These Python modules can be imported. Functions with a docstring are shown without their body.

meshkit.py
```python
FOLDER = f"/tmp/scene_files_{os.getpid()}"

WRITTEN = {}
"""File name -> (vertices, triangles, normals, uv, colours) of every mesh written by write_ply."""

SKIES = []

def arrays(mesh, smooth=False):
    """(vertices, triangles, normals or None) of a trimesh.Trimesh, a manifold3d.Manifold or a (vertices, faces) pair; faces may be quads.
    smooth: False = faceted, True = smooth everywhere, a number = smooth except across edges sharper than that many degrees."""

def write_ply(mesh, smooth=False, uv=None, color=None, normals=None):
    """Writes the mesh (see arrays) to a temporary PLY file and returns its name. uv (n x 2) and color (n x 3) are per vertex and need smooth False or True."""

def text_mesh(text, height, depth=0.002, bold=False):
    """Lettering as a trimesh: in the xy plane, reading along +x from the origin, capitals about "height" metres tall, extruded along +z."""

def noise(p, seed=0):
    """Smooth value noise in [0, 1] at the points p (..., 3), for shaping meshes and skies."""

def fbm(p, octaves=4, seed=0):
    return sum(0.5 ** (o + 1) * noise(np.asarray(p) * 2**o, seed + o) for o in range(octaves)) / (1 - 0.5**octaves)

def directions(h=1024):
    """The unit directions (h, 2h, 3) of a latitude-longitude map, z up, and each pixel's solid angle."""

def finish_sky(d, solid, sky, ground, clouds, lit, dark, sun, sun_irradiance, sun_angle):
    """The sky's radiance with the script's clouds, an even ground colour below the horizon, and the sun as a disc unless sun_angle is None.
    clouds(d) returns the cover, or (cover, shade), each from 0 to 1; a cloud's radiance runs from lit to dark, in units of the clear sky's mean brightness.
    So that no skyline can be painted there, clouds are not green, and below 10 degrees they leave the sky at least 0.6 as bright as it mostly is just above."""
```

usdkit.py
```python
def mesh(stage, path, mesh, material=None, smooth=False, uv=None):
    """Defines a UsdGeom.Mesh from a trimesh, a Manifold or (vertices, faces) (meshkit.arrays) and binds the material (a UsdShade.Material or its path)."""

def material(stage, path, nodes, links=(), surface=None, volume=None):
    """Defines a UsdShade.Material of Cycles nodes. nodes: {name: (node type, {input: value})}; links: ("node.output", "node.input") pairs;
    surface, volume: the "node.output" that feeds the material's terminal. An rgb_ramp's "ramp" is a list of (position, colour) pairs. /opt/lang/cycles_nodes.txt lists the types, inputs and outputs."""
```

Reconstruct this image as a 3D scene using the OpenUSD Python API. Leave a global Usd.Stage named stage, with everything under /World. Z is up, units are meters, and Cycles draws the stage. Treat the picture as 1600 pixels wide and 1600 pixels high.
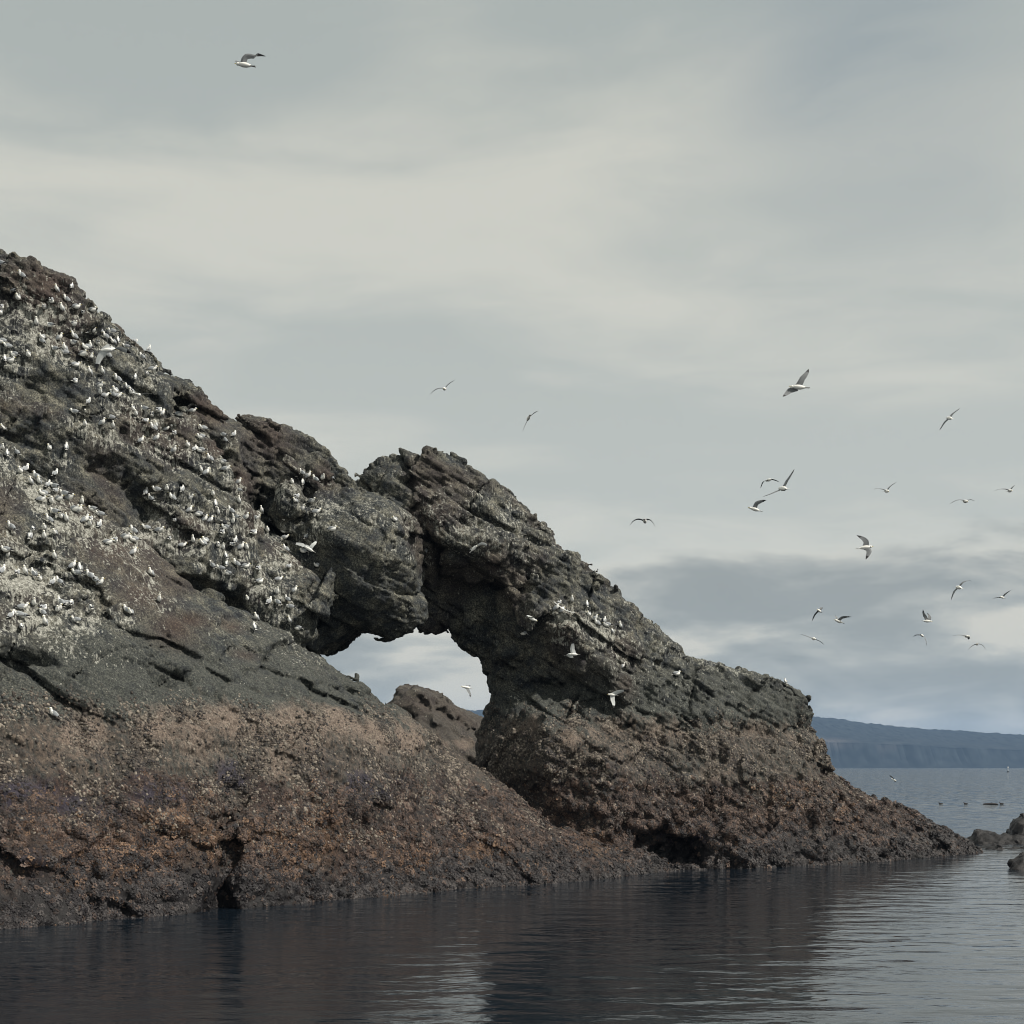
import math, random
import numpy as np
import trimesh
from scipy import ndimage
from scipy.spatial import ConvexHull, cKDTree
from scipy.sparse import coo_matrix
from scipy.sparse.csgraph import connected_components
from pxr import Usd, UsdGeom, UsdLux, UsdShade, Gf, Sdf, Vt
import usdkit

stage = Usd.Stage.CreateInMemory()
UsdGeom.SetStageUpAxis(stage, 'Z')
UsdGeom.SetStageMetersPerUnit(stage, 1.0)
UsdGeom.Xform.Define(stage, '/World')
UsdGeom.Scope.Define(stage, '/World/Looks')
random.seed(7)
rng = np.random.default_rng(7)

# ------------------------------------------------------------------ camera
F, EYE, HOR = 2400.0, 5.25, 1198.0          # focal length in photo pixels, eye height, row of the horizon (1600 px photo)
cam = UsdGeom.Camera.Define(stage, '/World/camera')
cam.CreateFocalLengthAttr(54.0)
cam.CreateHorizontalApertureAttr(36.0)
cam.CreateVerticalApertureAttr(36.0)
cam.CreateVerticalApertureOffsetAttr(36.0 * (HOR - 800) / 1600)      # shift lens: level camera, rising front
cam.CreateClippingRangeAttr((0.5, 60000.0))
cam.AddTranslateOp().Set((0, 0, EYE))
cam.AddRotateXOp().Set(90.0)
cam.CreateExposureAttr(0.0)

# ------------------------------------------------------------------ sun and sky
SUN_EL, SUN_AZ = math.radians(48), math.radians(108)    # azimuth from +y (view direction) towards +x: behind and right of the camera
sun_dir = np.array([math.cos(SUN_EL) * math.sin(SUN_AZ), math.cos(SUN_EL) * math.cos(SUN_AZ), math.sin(SUN_EL)])
sun = UsdLux.DistantLight.Define(stage, '/World/sun')
sun.CreateIntensityAttr(1.25)
sun.CreateAngleAttr(2.0)
sun.CreateColorAttr((1.0, 0.94, 0.84))
sun.GetPrim().CreateAttribute('inputs:normalize', Sdf.ValueTypeNames.Bool).Set(True)
_z = sun_dir; _x = np.cross([0, 0, 1], _z); _x /= np.linalg.norm(_x); _y = np.cross(_z, _x)
sun.AddTransformOp().Set(Gf.Matrix4d(*_x, 0, *_y, 0, *_z, 0, 0, 0, 0, 1))

SKY_STRENGTH = 0.10
def sky_material():
    K = 1.0 / SKY_STRENGTH
    c = lambda r, g, b: (r * K, g * K, b * K)
    n = {
        'tc': ('texture_coordinate', {}),
        'nv': ('vector_math', {'math_type': 'normalize'}),
        'sx': ('separate_xyz', {}),
        'sky': ('sky_texture', {'sky_type': 'single_scattering', 'sun_disc': False, 'sun_elevation': SUN_EL, 'sun_rotation': SUN_AZ}),
        # cloud sheet seen in perspective: direction divided by its height
        'zc': ('math', {'math_type': 'maximum', 'value2': 0.0}),
        'zo': ('math', {'math_type': 'add', 'value2': 0.10}),
        'px': ('math', {'math_type': 'divide'}), 'py': ('math', {'math_type': 'divide'}),
        'pv': ('combine_xyz', {'z': 0.0}),
        'm1': ('mapping', {'location': (3.1, 7.4, 0), 'scale': (0.55, 0.8, 1)}),
        'n1': ('noise_texture', {'scale': 1.0, 'detail': 4.0, 'roughness': 0.5, 'distortion': 0.4}),
        'm4': ('mapping', {'location': (5.1, 2.4, 0), 'scale': (1.7, 2.6, 1)}), 'n4': ('noise_texture', {'scale': 1.0, 'detail': 7.0, 'roughness': 0.58, 'distortion': 0.6}), 'n4s': ('math', {'math_type': 'multiply_add', 'value2': 0.45}), 'n41': ('math', {'math_type': 'subtract', 'value2': 0.225}),
        'r1': ('map_range', {'from_min': 0.38, 'from_max': 0.62, 'to_min': 0.0, 'to_max': 1.0, 'clamp': True, 'range_type': 'smoothstep'}),
        # low bank of cumulus along the horizon: world direction, stretched sideways
        'm2': ('mapping', {'location': (1.7, 0.3, 0.2), 'scale': (7.5, 7.5, 24.0)}),
        'n2': ('noise_texture', {'scale': 1.0, 'detail': 6.0, 'roughness': 0.52, 'distortion': 0.25}),
        'm3': ('mapping', {'location': (9.7, 5.3, 0.0), 'scale': (2.2, 2.2, 7.0)}),
        'n3': ('noise_texture', {'scale': 1.0, 'detail': 3.0, 'roughness': 0.5}),
        'n3s': ('math', {'math_type': 'multiply_add', 'value2': 0.12, 'value3': -0.06}),
        'n2s': ('math', {'math_type': 'multiply_add', 'value2': 0.11, 'value3': -0.055}),
        'zz': ('math', {'math_type': 'add'}), 'zz2': ('math', {'math_type': 'add'}),
        'bank': ('map_range', {'from_min': 0.147, 'from_max': 0.122, 'to_min': 0.0, 'to_max': 1.0, 'clamp': True, 'range_type': 'smoothstep'}),
        'top': ('mix_color', {'a': c(0.43, 0.465, 0.435), 'b': c(0.66, 0.65, 0.565), 'use_clamp': False}),
        'zup': ('map_range', {'from_min': 0.10, 'from_max': 0.48, 'to_min': 1.0, 'to_max': 0.0, 'clamp': True, 'range_type': 'smoothstep'}),
        'pd': ('vector_math', {'math_type': 'distance', 'vector2': (0.218, 0.893, 0.394)}), 'pr': ('map_range', {'from_min': 0.02, 'from_max': 0.15, 'to_min': 0.85, 'to_max': 0.0, 'clamp': True, 'range_type': 'smoothstep'}), 'pn': ('math', {'math_type': 'multiply'}), 'pn2': ('map_range', {'from_min': 0.3, 'from_max': 0.6, 'clamp': True}), 'patch': ('mix_color', {'b': c(0.31, 0.36, 0.375), 'use_clamp': False}),
        'glow': ('mix_color', {'blend_type': 'mix', 'b': c(0.66, 0.665, 0.60), 'use_clamp': False}),
        'glf': ('math', {'math_type': 'multiply', 'value2': 0.55}),
        'low': ('rgb_ramp', {'ramp': [(0.0, (0.30, 0.315, 0.295)), (0.38, (0.345, 0.36, 0.335)), (0.44, (0.42, 0.43, 0.395)), (0.49, (0.52, 0.52, 0.465)), (0.55, (0.69, 0.66, 0.565)), (1.0, (0.76, 0.72, 0.61))]}),
        'lowk': ('mix_color', {'blend_type': 'multiply', 'fac': 1.0, 'b': (K, K, K), 'use_clamp': False}),
        # lighter, bluer strip next to the horizon
        'hz': ('map_range', {'from_min': 0.0, 'from_max': 0.05, 'to_min': 0.6, 'to_max': 0.0, 'clamp': True, 'range_type': 'smoothstep'}),
        'lowh': ('mix_color', {'b': c(0.38, 0.42, 0.43), 'use_clamp': False}),
        'cl': ('mix_color', {'use_clamp': False}),
        'all': ('mix_color', {'fac': 0.93, 'use_clamp': False}),
        'bg': ('background_shader', {'strength': SKY_STRENGTH}),
    }
    L = [('tc.generated', 'nv.vector1'), ('nv.vector', 'sx.vector'), ('sx.z', 'zc.value1'), ('zc.value', 'zo.value1'),
         ('sx.x', 'px.value1'), ('zo.value', 'px.value2'), ('sx.y', 'py.value1'), ('zo.value', 'py.value2'), ('px.value', 'pv.x'), ('py.value', 'pv.y'),
         ('pv.vector', 'm1.vector'), ('m1.vector', 'n1.vector'), ('pv.vector', 'm4.vector'), ('m4.vector', 'n4.vector'), ('n4.fac', 'n4s.value1'), ('n1.fac', 'n4s.value3'), ('n4s.value', 'n41.value1'), ('n41.value', 'r1.value'),
         ('nv.vector', 'm2.vector'), ('m2.vector', 'n2.vector'), ('nv.vector', 'm3.vector'), ('m3.vector', 'n3.vector'),
         ('n3.fac', 'n3s.value1'), ('n2.fac', 'n2s.value1'), ('sx.z', 'zz.value1'), ('n3s.value', 'zz.value2'), ('zz.value', 'zz2.value1'), ('n2s.value', 'zz2.value2'), ('zz2.value', 'bank.value'),
         ('r1.result', 'top.fac'), ('sx.z', 'zup.value'), ('zup.result', 'glf.value1'), ('glf.value', 'glow.fac'), ('nv.vector', 'pd.vector1'), ('pd.value', 'pr.value'), ('n4.fac', 'pn2.value'), ('pr.result', 'pn.value1'), ('pn2.result', 'pn.value2'), ('pn.value', 'patch.fac'), ('top.result', 'patch.a'), ('patch.result', 'glow.a'),
         ('n2.fac', 'low.fac'), ('low.color', 'lowk.a'), ('sx.z', 'hz.value'), ('hz.result', 'lowh.fac'), ('lowk.result', 'lowh.a'),
         ('bank.result', 'cl.fac'), ('glow.result', 'cl.a'), ('lowh.result', 'cl.b'),
         ('sky.color', 'all.a'), ('cl.result', 'all.b'), ('all.result', 'bg.color')]
    return usdkit.material(stage, '/World/Looks/sky', n, L, surface='bg.background')
dome = UsdLux.DomeLight.Define(stage, '/World/sky')
dome.GetPrim().SetCustomDataByKey('kind', 'structure')
UsdShade.MaterialBindingAPI.Apply(dome.GetPrim()).Bind(sky_material())

# ------------------------------------------------------------------ helpers
def P(px, py, D):
    """The point at depth D that lies behind pixel (px, py) of the photograph."""
    return np.array([(px - 800) / F * D, D, EYE + (HOR - py) / F * D])
def W(px, D, z=-1.6):
    return np.array([(px - 800) / F * D, D, z])

USED = {}
def numbered(path):
    k = USED.get(path, 0)
    USED[path] = k + 1
    return path if k == 0 else f'{path}_{k:03d}'
def data(prim, **kw):
    for k, v in kw.items():
        if v:
            prim.SetCustomDataByKey(k, v)
def xform(name, loc=(0, 0, 0), rotz=0.0, scale=1.0, **kw):
    x = UsdGeom.Xform.Define(stage, numbered('/World/' + name))
    x.AddTranslateOp().Set(Gf.Vec3d(*map(float, loc)))
    x.AddRotateZOp().Set(float(rotz))
    x.AddScaleOp().Set(Gf.Vec3f(scale, scale, scale))
    data(x.GetPrim(), **kw)
    return x.GetPrim()
def put(parent, name, v, f, mat, normals=None, prim=None, **kw):
    """One Mesh prim; parent is a path or a prim; prim = {primvar name: n x 3 array}."""
    base = str(parent.GetPath()) if hasattr(parent, 'GetPath') else parent
    m = UsdGeom.Mesh.Define(stage, numbered(f'{base}/{name}'))
    v = np.asarray(v, np.float32); f = np.asarray(f, np.int32)
    m.CreatePointsAttr(Vt.Vec3fArray.FromNumpy(v))
    m.CreateFaceVertexCountsAttr(Vt.IntArray.FromNumpy(np.full(len(f), f.shape[1], np.int32)))
    m.CreateFaceVertexIndicesAttr(Vt.IntArray.FromNumpy(f.ravel()))
    m.CreateSubdivisionSchemeAttr('none')
    m.CreateExtentAttr(Vt.Vec3fArray.FromNumpy(np.stack([v.min(0), v.max(0)])))
    if normals is not None:
        m.CreateNormalsAttr(Vt.Vec3fArray.FromNumpy(np.asarray(normals, np.float32)))
        m.SetNormalsInterpolation('vertex')
    for k, a in (prim or {}).items():
        UsdGeom.PrimvarsAPI(m).CreatePrimvar(k, Sdf.ValueTypeNames.Color3fArray, 'vertex').Set(Vt.Vec3fArray.FromNumpy(np.asarray(a, np.float32)))
    UsdShade.MaterialBindingAPI.Apply(m.GetPrim()).Bind(mat)
    data(m.GetPrim(), **kw)
    return m.GetPrim()
def vnormals(v, f):
    n = np.zeros_like(v)
    fn = np.cross(v[f[:, 1]] - v[f[:, 0]], v[f[:, 2]] - v[f[:, 0]])
    for k in range(3):
        for c in range(3):
            n[:, c] += np.bincount(f[:, k], fn[:, c], len(v))
    return n / np.maximum(np.linalg.norm(n, axis=1, keepdims=True), 1e-12)

_lat = [np.random.default_rng(100 + i).random((48, 48, 48), dtype=np.float32) for i in range(6)]
def noise(p, scale=1.0, seed=0, off=0.0):
    """Smooth value noise, 0..1; scale = features per metre."""
    q = np.asarray(p, np.float32) * np.float32(scale) + np.float32(13.7 + 7.31 * seed + off)
    i = np.floor(q); t = q - i
    q = (i + t * t * (3 - 2 * t)) % 48
    return ndimage.map_coordinates(_lat[seed % 6], q.T, order=1, mode='grid-wrap', prefilter=False)
def fbm(p, scale=1.0, octaves=4, seed=0, gain=0.5):
    out, a, tot = 0, 1.0, 0
    for o in range(octaves):
        out = out + a * noise(p, scale * 2.03 ** o, seed + o); tot += a; a *= gain
    return out / tot
def ridged(p, scale=1.0, octaves=4, seed=0, gain=0.5):
    out, a, tot = 0, 1.0, 0
    for o in range(octaves):
        out = out + a * (1 - np.abs(2 * noise(p, scale * 2.03 ** o, seed + o) - 1)); tot += a; a *= gain
    return out / tot
def sstep(a, b, x):
    t = np.clip((x - a) / (b - a), 0, 1)
    return t * t * (3 - 2 * t)

# ------------------------------------------------------------------ solid rock: masses, carvings, surface extraction
class Rock:
    def __init__(self, lo, hi, h0=0.25):
        self.lo, self.h0 = np.array(lo, float), h0
        self.n = np.ceil((np.array(hi) - lo) / h0).astype(int) + 1
        self.d = np.full(self.n, 2.0, np.float32)
        self.id = np.zeros(self.n, np.int16)
        self.names = []
    def _box(self, lo, hi, m=1.6):
        a = np.clip(np.floor((lo - m - self.lo) / self.h0).astype(int), 0, self.n - 1)
        b = np.clip(np.ceil((hi + m - self.lo) / self.h0).astype(int) + 1, 1, self.n)
        g = [self.lo[k] + self.h0 * np.arange(a[k], b[k], dtype=np.float32) for k in range(3)]
        return tuple(slice(a[k], b[k]) for k in range(3)), g
    def mass(self, name, front, base=(), back=6.0, shrink=0.25, extra=(), grow=0.0):
        pts = [P(*q) for q in front]
        c = np.mean([q[:2] for q in front], 0)
        pts += [P(q[0] + (c[0] - q[0]) * shrink, q[1] + (c[1] - q[1]) * shrink, q[2] + back) for q in front]
        pts += [W(*q) for q in base] + [W(q[0], q[1] + back) for q in base]
        pts += [P(*q) for q in extra]
        pts = np.array(pts)
        hull = ConvexHull(pts)
        eq = np.unique(np.round(hull.equations, 4), axis=0).astype(np.float32)
        sl, g = self._box(pts.min(0), pts.max(0))
        best = np.full(tuple(len(x) for x in g), -9.0, np.float32)
        for a, b, cc, o in eq:
            np.maximum(best, (a * g[0])[:, None, None] + (b * g[1])[None, :, None] + (cc * g[2] + o)[None, None, :], out=best)
        best -= grow
        if name not in self.names:
            self.names.append(name)
        d, i = self.d[sl], self.id[sl]
        near = best < d
        d[near] = best[near]
        i[near] = self.names.index(name)
    def carve(self, a, b, r, squash=(1, 1, 1)):
        """Cuts a capsule from a to b of radius r (or radii (ra, rb)) out of the rock; squash scales the axes."""
        a, b, s = np.asarray(a, float), np.asarray(b, float), np.asarray(squash, float)
        ra, rb = (r, r) if np.ndim(r) == 0 else r
        R = max(ra, rb) * s
        sl, g = self._box(np.minimum(a, b) - R, np.maximum(a, b) + R)
        X = np.stack(np.meshgrid(*g, indexing='ij'), -1)
        A, B, Q = a / s, b / s, X / s
        t = np.clip(((Q - A) @ (B - A)) / max((B - A) @ (B - A), 1e-9), 0, 1)
        dist = np.linalg.norm(Q - A - t[..., None] * (B - A), axis=-1) - (ra + (rb - ra) * t)
        np.maximum(self.d[sl], (-dist * s.min()).astype(np.float32), out=self.d[sl])
    def blob(self, name, c, r, squash=(1, 1, 1)):
        c, s = np.asarray(c, float), np.asarray(squash, float)
        sl, g = self._box(c - r * s, c + r * s)
        X = np.stack(np.meshgrid(*g, indexing='ij'), -1)
        dist = ((np.linalg.norm((X - c) / s, axis=-1) - r) * s.min()).astype(np.float32)
        if name not in self.names:
            self.names.append(name)
        near = dist < self.d[sl]
        self.d[sl][near] = dist[near]
        self.id[sl][near] = self.names.index(name)
    def band(self, w):
        idx = np.argwhere(np.abs(self.d) < w)
        return tuple(idx.T), (self.lo + idx * self.h0).astype(np.float32)
    def add(self, w, fun):
        at, p = self.band(w)
        self.d[at] += fun(p)
    def smooth(self, s):
        self.d = ndimage.gaussian_filter(np.clip(self.d, -2, 2), s)
    def surface(self, h, fine, margin=0.62, B=8, keep=None):
        coef = ndimage.spline_filter(self.d, order=3, output=np.float32)
        L = B * h
        nb = np.floor((self.n - 1) * self.h0 / L).astype(int)
        bi = np.stack(np.meshgrid(*[np.arange(k) for k in nb], indexing='ij'), -1).reshape(-1, 3)
        cen = self.lo + (bi + 0.5) * L
        v = ndimage.map_coordinates(self.d, ((cen - self.lo) / self.h0).T, order=1)
        on = np.abs(v) < L * 0.87 + margin
        on &= cen[:, 2] > -0.9
        if keep is not None:
            on &= keep(cen)
        bi = bi[on]
        r = np.arange(B + 1)
        loc = np.stack(np.meshgrid(r, r, r, indexing='ij'), -1).reshape(-1, 3)
        cells, verts, edges = [], [], []
        N = nb * B + 4
        key = lambda q: (q[..., 0].astype(np.int64) * N[1] + q[..., 1]) * N[2] + q[..., 2]
        for s in range(0, len(bi), 3000):
            b = bi[s:s + 3000]
            gi = b[:, None, :] * B + loc[None]
            p = (self.lo + gi * h).astype(np.float32)
            flat = p.reshape(-1, 3)
            val = ndimage.map_coordinates(coef, ((flat - self.lo) / self.h0).T.astype(np.float32), order=3, prefilter=False)
            nearm = np.abs(val) < 0.5
            val[nearm] += fine(flat[nearm])
            V = val.reshape(len(b), B + 1, B + 1, B + 1)
            acc = np.zeros((len(b), B, B, B, 3), np.float32); cnt = np.zeros((len(b), B, B, B), np.float32)
            ii = np.stack(np.meshgrid(*[np.arange(B)] * 3, indexing='ij'), -1).astype(np.float32)
            for ax in range(3):
                o1, o2 = [k for k in range(3) if k != ax]
                for u in (0, 1):
                    for w in (0, 1):
                        s0 = [slice(None)] + [slice(0, B)] * 3
                        s0[1 + o1] = slice(u, B + u); s0[1 + o2] = slice(w, B + w)
                        s1 = list(s0); s1[1 + ax] = slice(1, B + 1)
                        a0, a1 = V[tuple(s0)], V[tuple(s1)]
                        cr = (a0 < 0) != (a1 < 0)
                        t = np.where(cr, a0 / np.where(cr, a0 - a1, 1), 0)
                        off = np.zeros(3, np.float32); off[o1] = u; off[o2] = w
                        acc += cr[..., None] * off
                        acc[..., ax] += t
                        cnt += cr
            act = cnt > 0
            q = (b[:, None, None, None, :] * B + ii.astype(int))[act]
            cells.append(key(q + 1))
            verts.append((self.lo + (q + acc[act] / cnt[act][:, None]) * h).astype(np.float32))
            for ax in range(3):
                s0 = [slice(None)] + [slice(0, B)] * 3
                s1 = list(s0); s1[1 + ax] = slice(1, B + 1)
                a0, a1 = V[tuple(s0)] < 0, V[tuple(s1)] < 0
                e = np.argwhere(a0 != a1)
                gq = b[e[:, 0]] * B + e[:, 1:]
                edges.append((ax, gq, a0[tuple(e.T)]))
        cells = np.concatenate(cells); verts = np.concatenate(verts)
        o = np.argsort(cells); cells, verts = cells[o], verts[o]
        quads = []
        for ax, gq, ins in edges:
            o1, o2 = (ax + 1) % 3, (ax + 2) % 3
            ring = []
            for u, w in ((0, 0), (1, 0), (1, 1), (0, 1)):
                c = gq + 1
                c = c.copy(); c[:, o1] -= u; c[:, o2] -= w
                k = key(c)
                j = np.clip(np.searchsorted(cells, k), 0, len(cells) - 1)
                ring.append(np.where(cells[j] == k, j, -1))
            ring = np.stack(ring, 1)
            ring[~ins] = ring[~ins][:, ::-1]
            quads.append(ring[(ring >= 0).all(1)])
        quads = np.concatenate(quads)
        g = coo_matrix((np.ones(len(quads) * 2), (np.r_[quads[:, 0], quads[:, 1]], np.r_[quads[:, 2], quads[:, 3]])), (len(verts),) * 2)
        g = g + coo_matrix((np.ones(len(quads)), (quads[:, 0], quads[:, 1])), (len(verts),) * 2)
        _, lab = connected_components(g, False)
        size = np.bincount(lab)
        good = size[lab] > max(400, 0.02 * size.max())
        quads = quads[good[quads].all(1)]
        used = np.zeros(len(verts), bool); used[quads.ravel()] = True
        remap = np.cumsum(used) - 1
        verts, quads = verts[used], remap[quads]
        tri = np.concatenate([quads[:, [0, 1, 2]], quads[:, [0, 2, 3]]])
        ids = ndimage.map_coordinates(self.id, ((verts - self.lo) / self.h0).T, order=0)
        return verts.astype(np.float64), tri, ids

# joint directions of the rock: bedding dips down to the right, as the cracks in the photograph do
def rot(ax, ay, az):
    return trimesh.transformations.euler_matrix(math.radians(ax), math.radians(ay), math.radians(az))[:3, :3]
J1, J2 = rot(12, 32, 18), rot(-20, 38, 30)
def blocks(p, size, seed, R):
    """Per point: a random value per irregular block of rock, and the distance to the block's edge (metres)."""
    q = (p @ R.T) / np.asarray(size, np.float32)
    lo, hi = q.min(0) - 1, q.max(0) + 1
    r = np.random.default_rng(seed)
    n = np.ceil(hi - lo).astype(int)
    c = np.stack(np.meshgrid(*[np.arange(k) for k in n], indexing='ij'), -1).reshape(-1, 3) + lo
    # only the cells that hold points
    cell = np.unique(np.floor(q - lo).astype(int), axis=0)
    nb = np.stack(np.meshgrid([-1, 0, 1], [-1, 0, 1], [-1, 0, 1], indexing='ij'), -1).reshape(-1, 3)
    near = np.zeros(n + 2, bool)
    for o in nb:
        near[tuple((cell + o + 1).clip(0, n + 1).T)] = True
    jit = r.random((len(c), 3)); val = r.random(len(c))
    sel = near[1:-1, 1:-1, 1:-1].reshape(-1)
    c, val = (c + jit)[sel], val[sel]
    dd, ii = cKDTree(c).query(q, k=2, workers=-1)
    tilt = r.normal(0, 1, (len(sel), 3))[sel]
    lean = ((q - c[ii[:, 0]]) * tilt[ii[:, 0]]).sum(1) * min(size)
    return val[ii[:, 0]].astype(np.float32), ((dd[:, 1] - dd[:, 0]) * min(size)).astype(np.float32), lean.astype(np.float32)

R = Rock((-34.0, 44.0, -1.75), (36.0, 104.0, 30.0))
R.mass('lower_slab', [(-300, 520, 62.5), (0, 702, 62), (120, 787, 63), (200, 852, 64), (290, 945, 65.5), (400, 987, 67.5), (500, 1024, 69), (600, 1088, 70), (650, 1122, 70.5), (700, 1165, 71),
                      (0, 1110, 53), (-300, 1100, 50), (340, 1120, 58.5), (500, 1130, 62.5), (600, 1160, 66)],
       base=[(-350, 46), (0, 48.6), (170, 51.6), (340, 55.8), (500, 60), (640, 63.2), (760, 66)], back=5, shrink=0.1)
R.mass('lower_slab', [(600, 1090, 70.3), (700, 1166, 71), (760, 1216, 71.5), (860, 1290, 72.5), (760, 1275, 68.5), (900, 1330, 71)],
       base=[(640, 63.2), (760, 65.5), (860, 67.3), (960, 71.5)], back=4, shrink=0.1)
R.mass('lower_slab', [(850, 1284, 72.5), (1000, 1336, 76.8), (1085, 1359, 78.6), (930, 1345, 71.5)],
       base=[(840, 67.3), (990, 72.2), (1090, 77.6)], back=4, shrink=0.1)
R.mass('upper_massif', [(-350, 250, 73), (0, 395, 66.5), (60, 412, 67), (105, 436, 67.3), (150, 475, 67.8), (215, 548, 68.5), (258, 594, 69.3), (300, 642, 70.2), (395, 770, 71.8),
                        (430, 832, 72), (470, 878, 71.5), (-350, 640, 63), (0, 735, 62.6), (200, 866, 65), (300, 965, 67.2), (420, 1000, 69),
                        (100, 640, 64.2), (250, 800, 67.0), (330, 850, 68.4)], back=9, shrink=0.1)
R.mass('red_rib', [(252, 586, 71), (300, 606, 72), (322, 620, 72.3), (350, 650, 72.8), (364, 670, 73), (398, 770, 73), (340, 700, 71.6), (285, 640, 70.6)], back=5)
R.mass('brown_block', [(356, 660, 75), (372, 659, 75), (400, 662, 75), (470, 690, 75), (502, 708, 75), (530, 740, 75), (552, 760, 75), (480, 780, 74), (410, 800, 73.5), (385, 740, 74)], back=6)
R.mass('pyramid_boulder', [(447, 708, 73.2), (414, 758, 72.6), (405, 792, 72.3), (440, 825, 72), (482, 802, 72.6), (478, 740, 73.3), (446, 765, 71.4)], back=3)
R.mass('pale_boulder', [(408, 758, 72), (432, 800, 71.3), (412, 814, 71.2), (398, 776, 71.8), (420, 785, 70.9)], back=2)
R.mass('hanging_boulder', [(490, 767, 74), (545, 758, 75), (600, 786, 74.5), (638, 830, 74.5), (661, 885, 75), (667, 930, 75.5), (655, 970, 75.5), (600, 985, 75), (540, 970, 74), (500, 930, 73.5),
                           (475, 880, 73.2), (455, 830, 73.2), (560, 850, 71.4), (605, 880, 71.8), (510, 830, 71.6)], back=7)
R.mass('hanging_boulder', [(562, 950, 74.3), (660, 940, 75), (668, 960, 75), (640, 988, 75), (603, 999, 74.8), (575, 984, 74.5), (615, 965, 73.4)], back=4)
R.blob('hanging_boulder', P(572, 880, 75.2), 1.0, (3.0, 3.3, 3.45))
R.mass('left_jamb', [(488, 890, 72.8), (560, 930, 74), (572, 982, 74.5), (548, 991, 74), (525, 990, 73.8), (521, 1012, 73.6), (509, 1029, 73.5), (500, 1030, 73), (486, 960, 72.4)], back=5)
R.mass('left_jamb', [(498, 1020, 71), (528, 1042, 71.8), (556, 1065, 72), (540, 1078, 71.5), (470, 1040, 70.4)], back=2.5)
R.mass('bird_buttress', [(400, 826, 71.2), (470, 872, 71), (507, 898, 71), (512, 935, 71.2), (497, 985, 70.6), (500, 1018, 70.2), (420, 1000, 69), (375, 955, 68.5), (365, 880, 69), (440, 925, 68.8)], back=4)
R.mass('arch_block', [(548, 748, 79), (565, 735, 79), (600, 713, 79), (625, 710, 79), (680, 719, 79), (750, 734, 79.5), (768, 762, 79.5), (786, 779, 79.5), (800, 792, 79.5), (870, 838, 80),
                      (896, 865, 80), (905, 900, 80), (800, 930, 79), (700, 910, 78.5), (665, 885, 78), (600, 805, 78), (700, 850, 76.2), (770, 845, 76.5), (640, 765, 77.2)], back=8, shrink=0.15)
R.mass('arch_soffit', [(650, 880, 79), (800, 900, 79.5), (830, 980, 80), (770, 1014, 80.5), (757, 1014, 80.5), (722, 992, 80.5), (692, 979, 80.5), (655, 960, 79.5)], back=5, shrink=0.15)
R.mass('arch_soffit', [(640, 940, 79.5), (690, 930, 79.5), (692, 975, 79.8), (684, 989, 79.5), (666, 998, 79.2), (648, 990, 79.2)], back=3)
R.mass('right_shoulder', [(780, 900, 79.3), (840, 850, 79.5), (900, 863, 80.5), (925, 905, 81), (940, 926, 81), (975, 951, 81.5), (1000, 967, 82), (1050, 1024, 83), (1110, 1052, 84), (1040, 1160, 80.5),
                          (960, 1130, 79.5), (895, 1092, 79), (840, 1062, 79), (778, 1066, 80.5), (757, 1045, 81), (762, 1012, 81), (890, 980, 77.9), (960, 1060, 78.3)], back=7, shrink=0.12)
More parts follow.
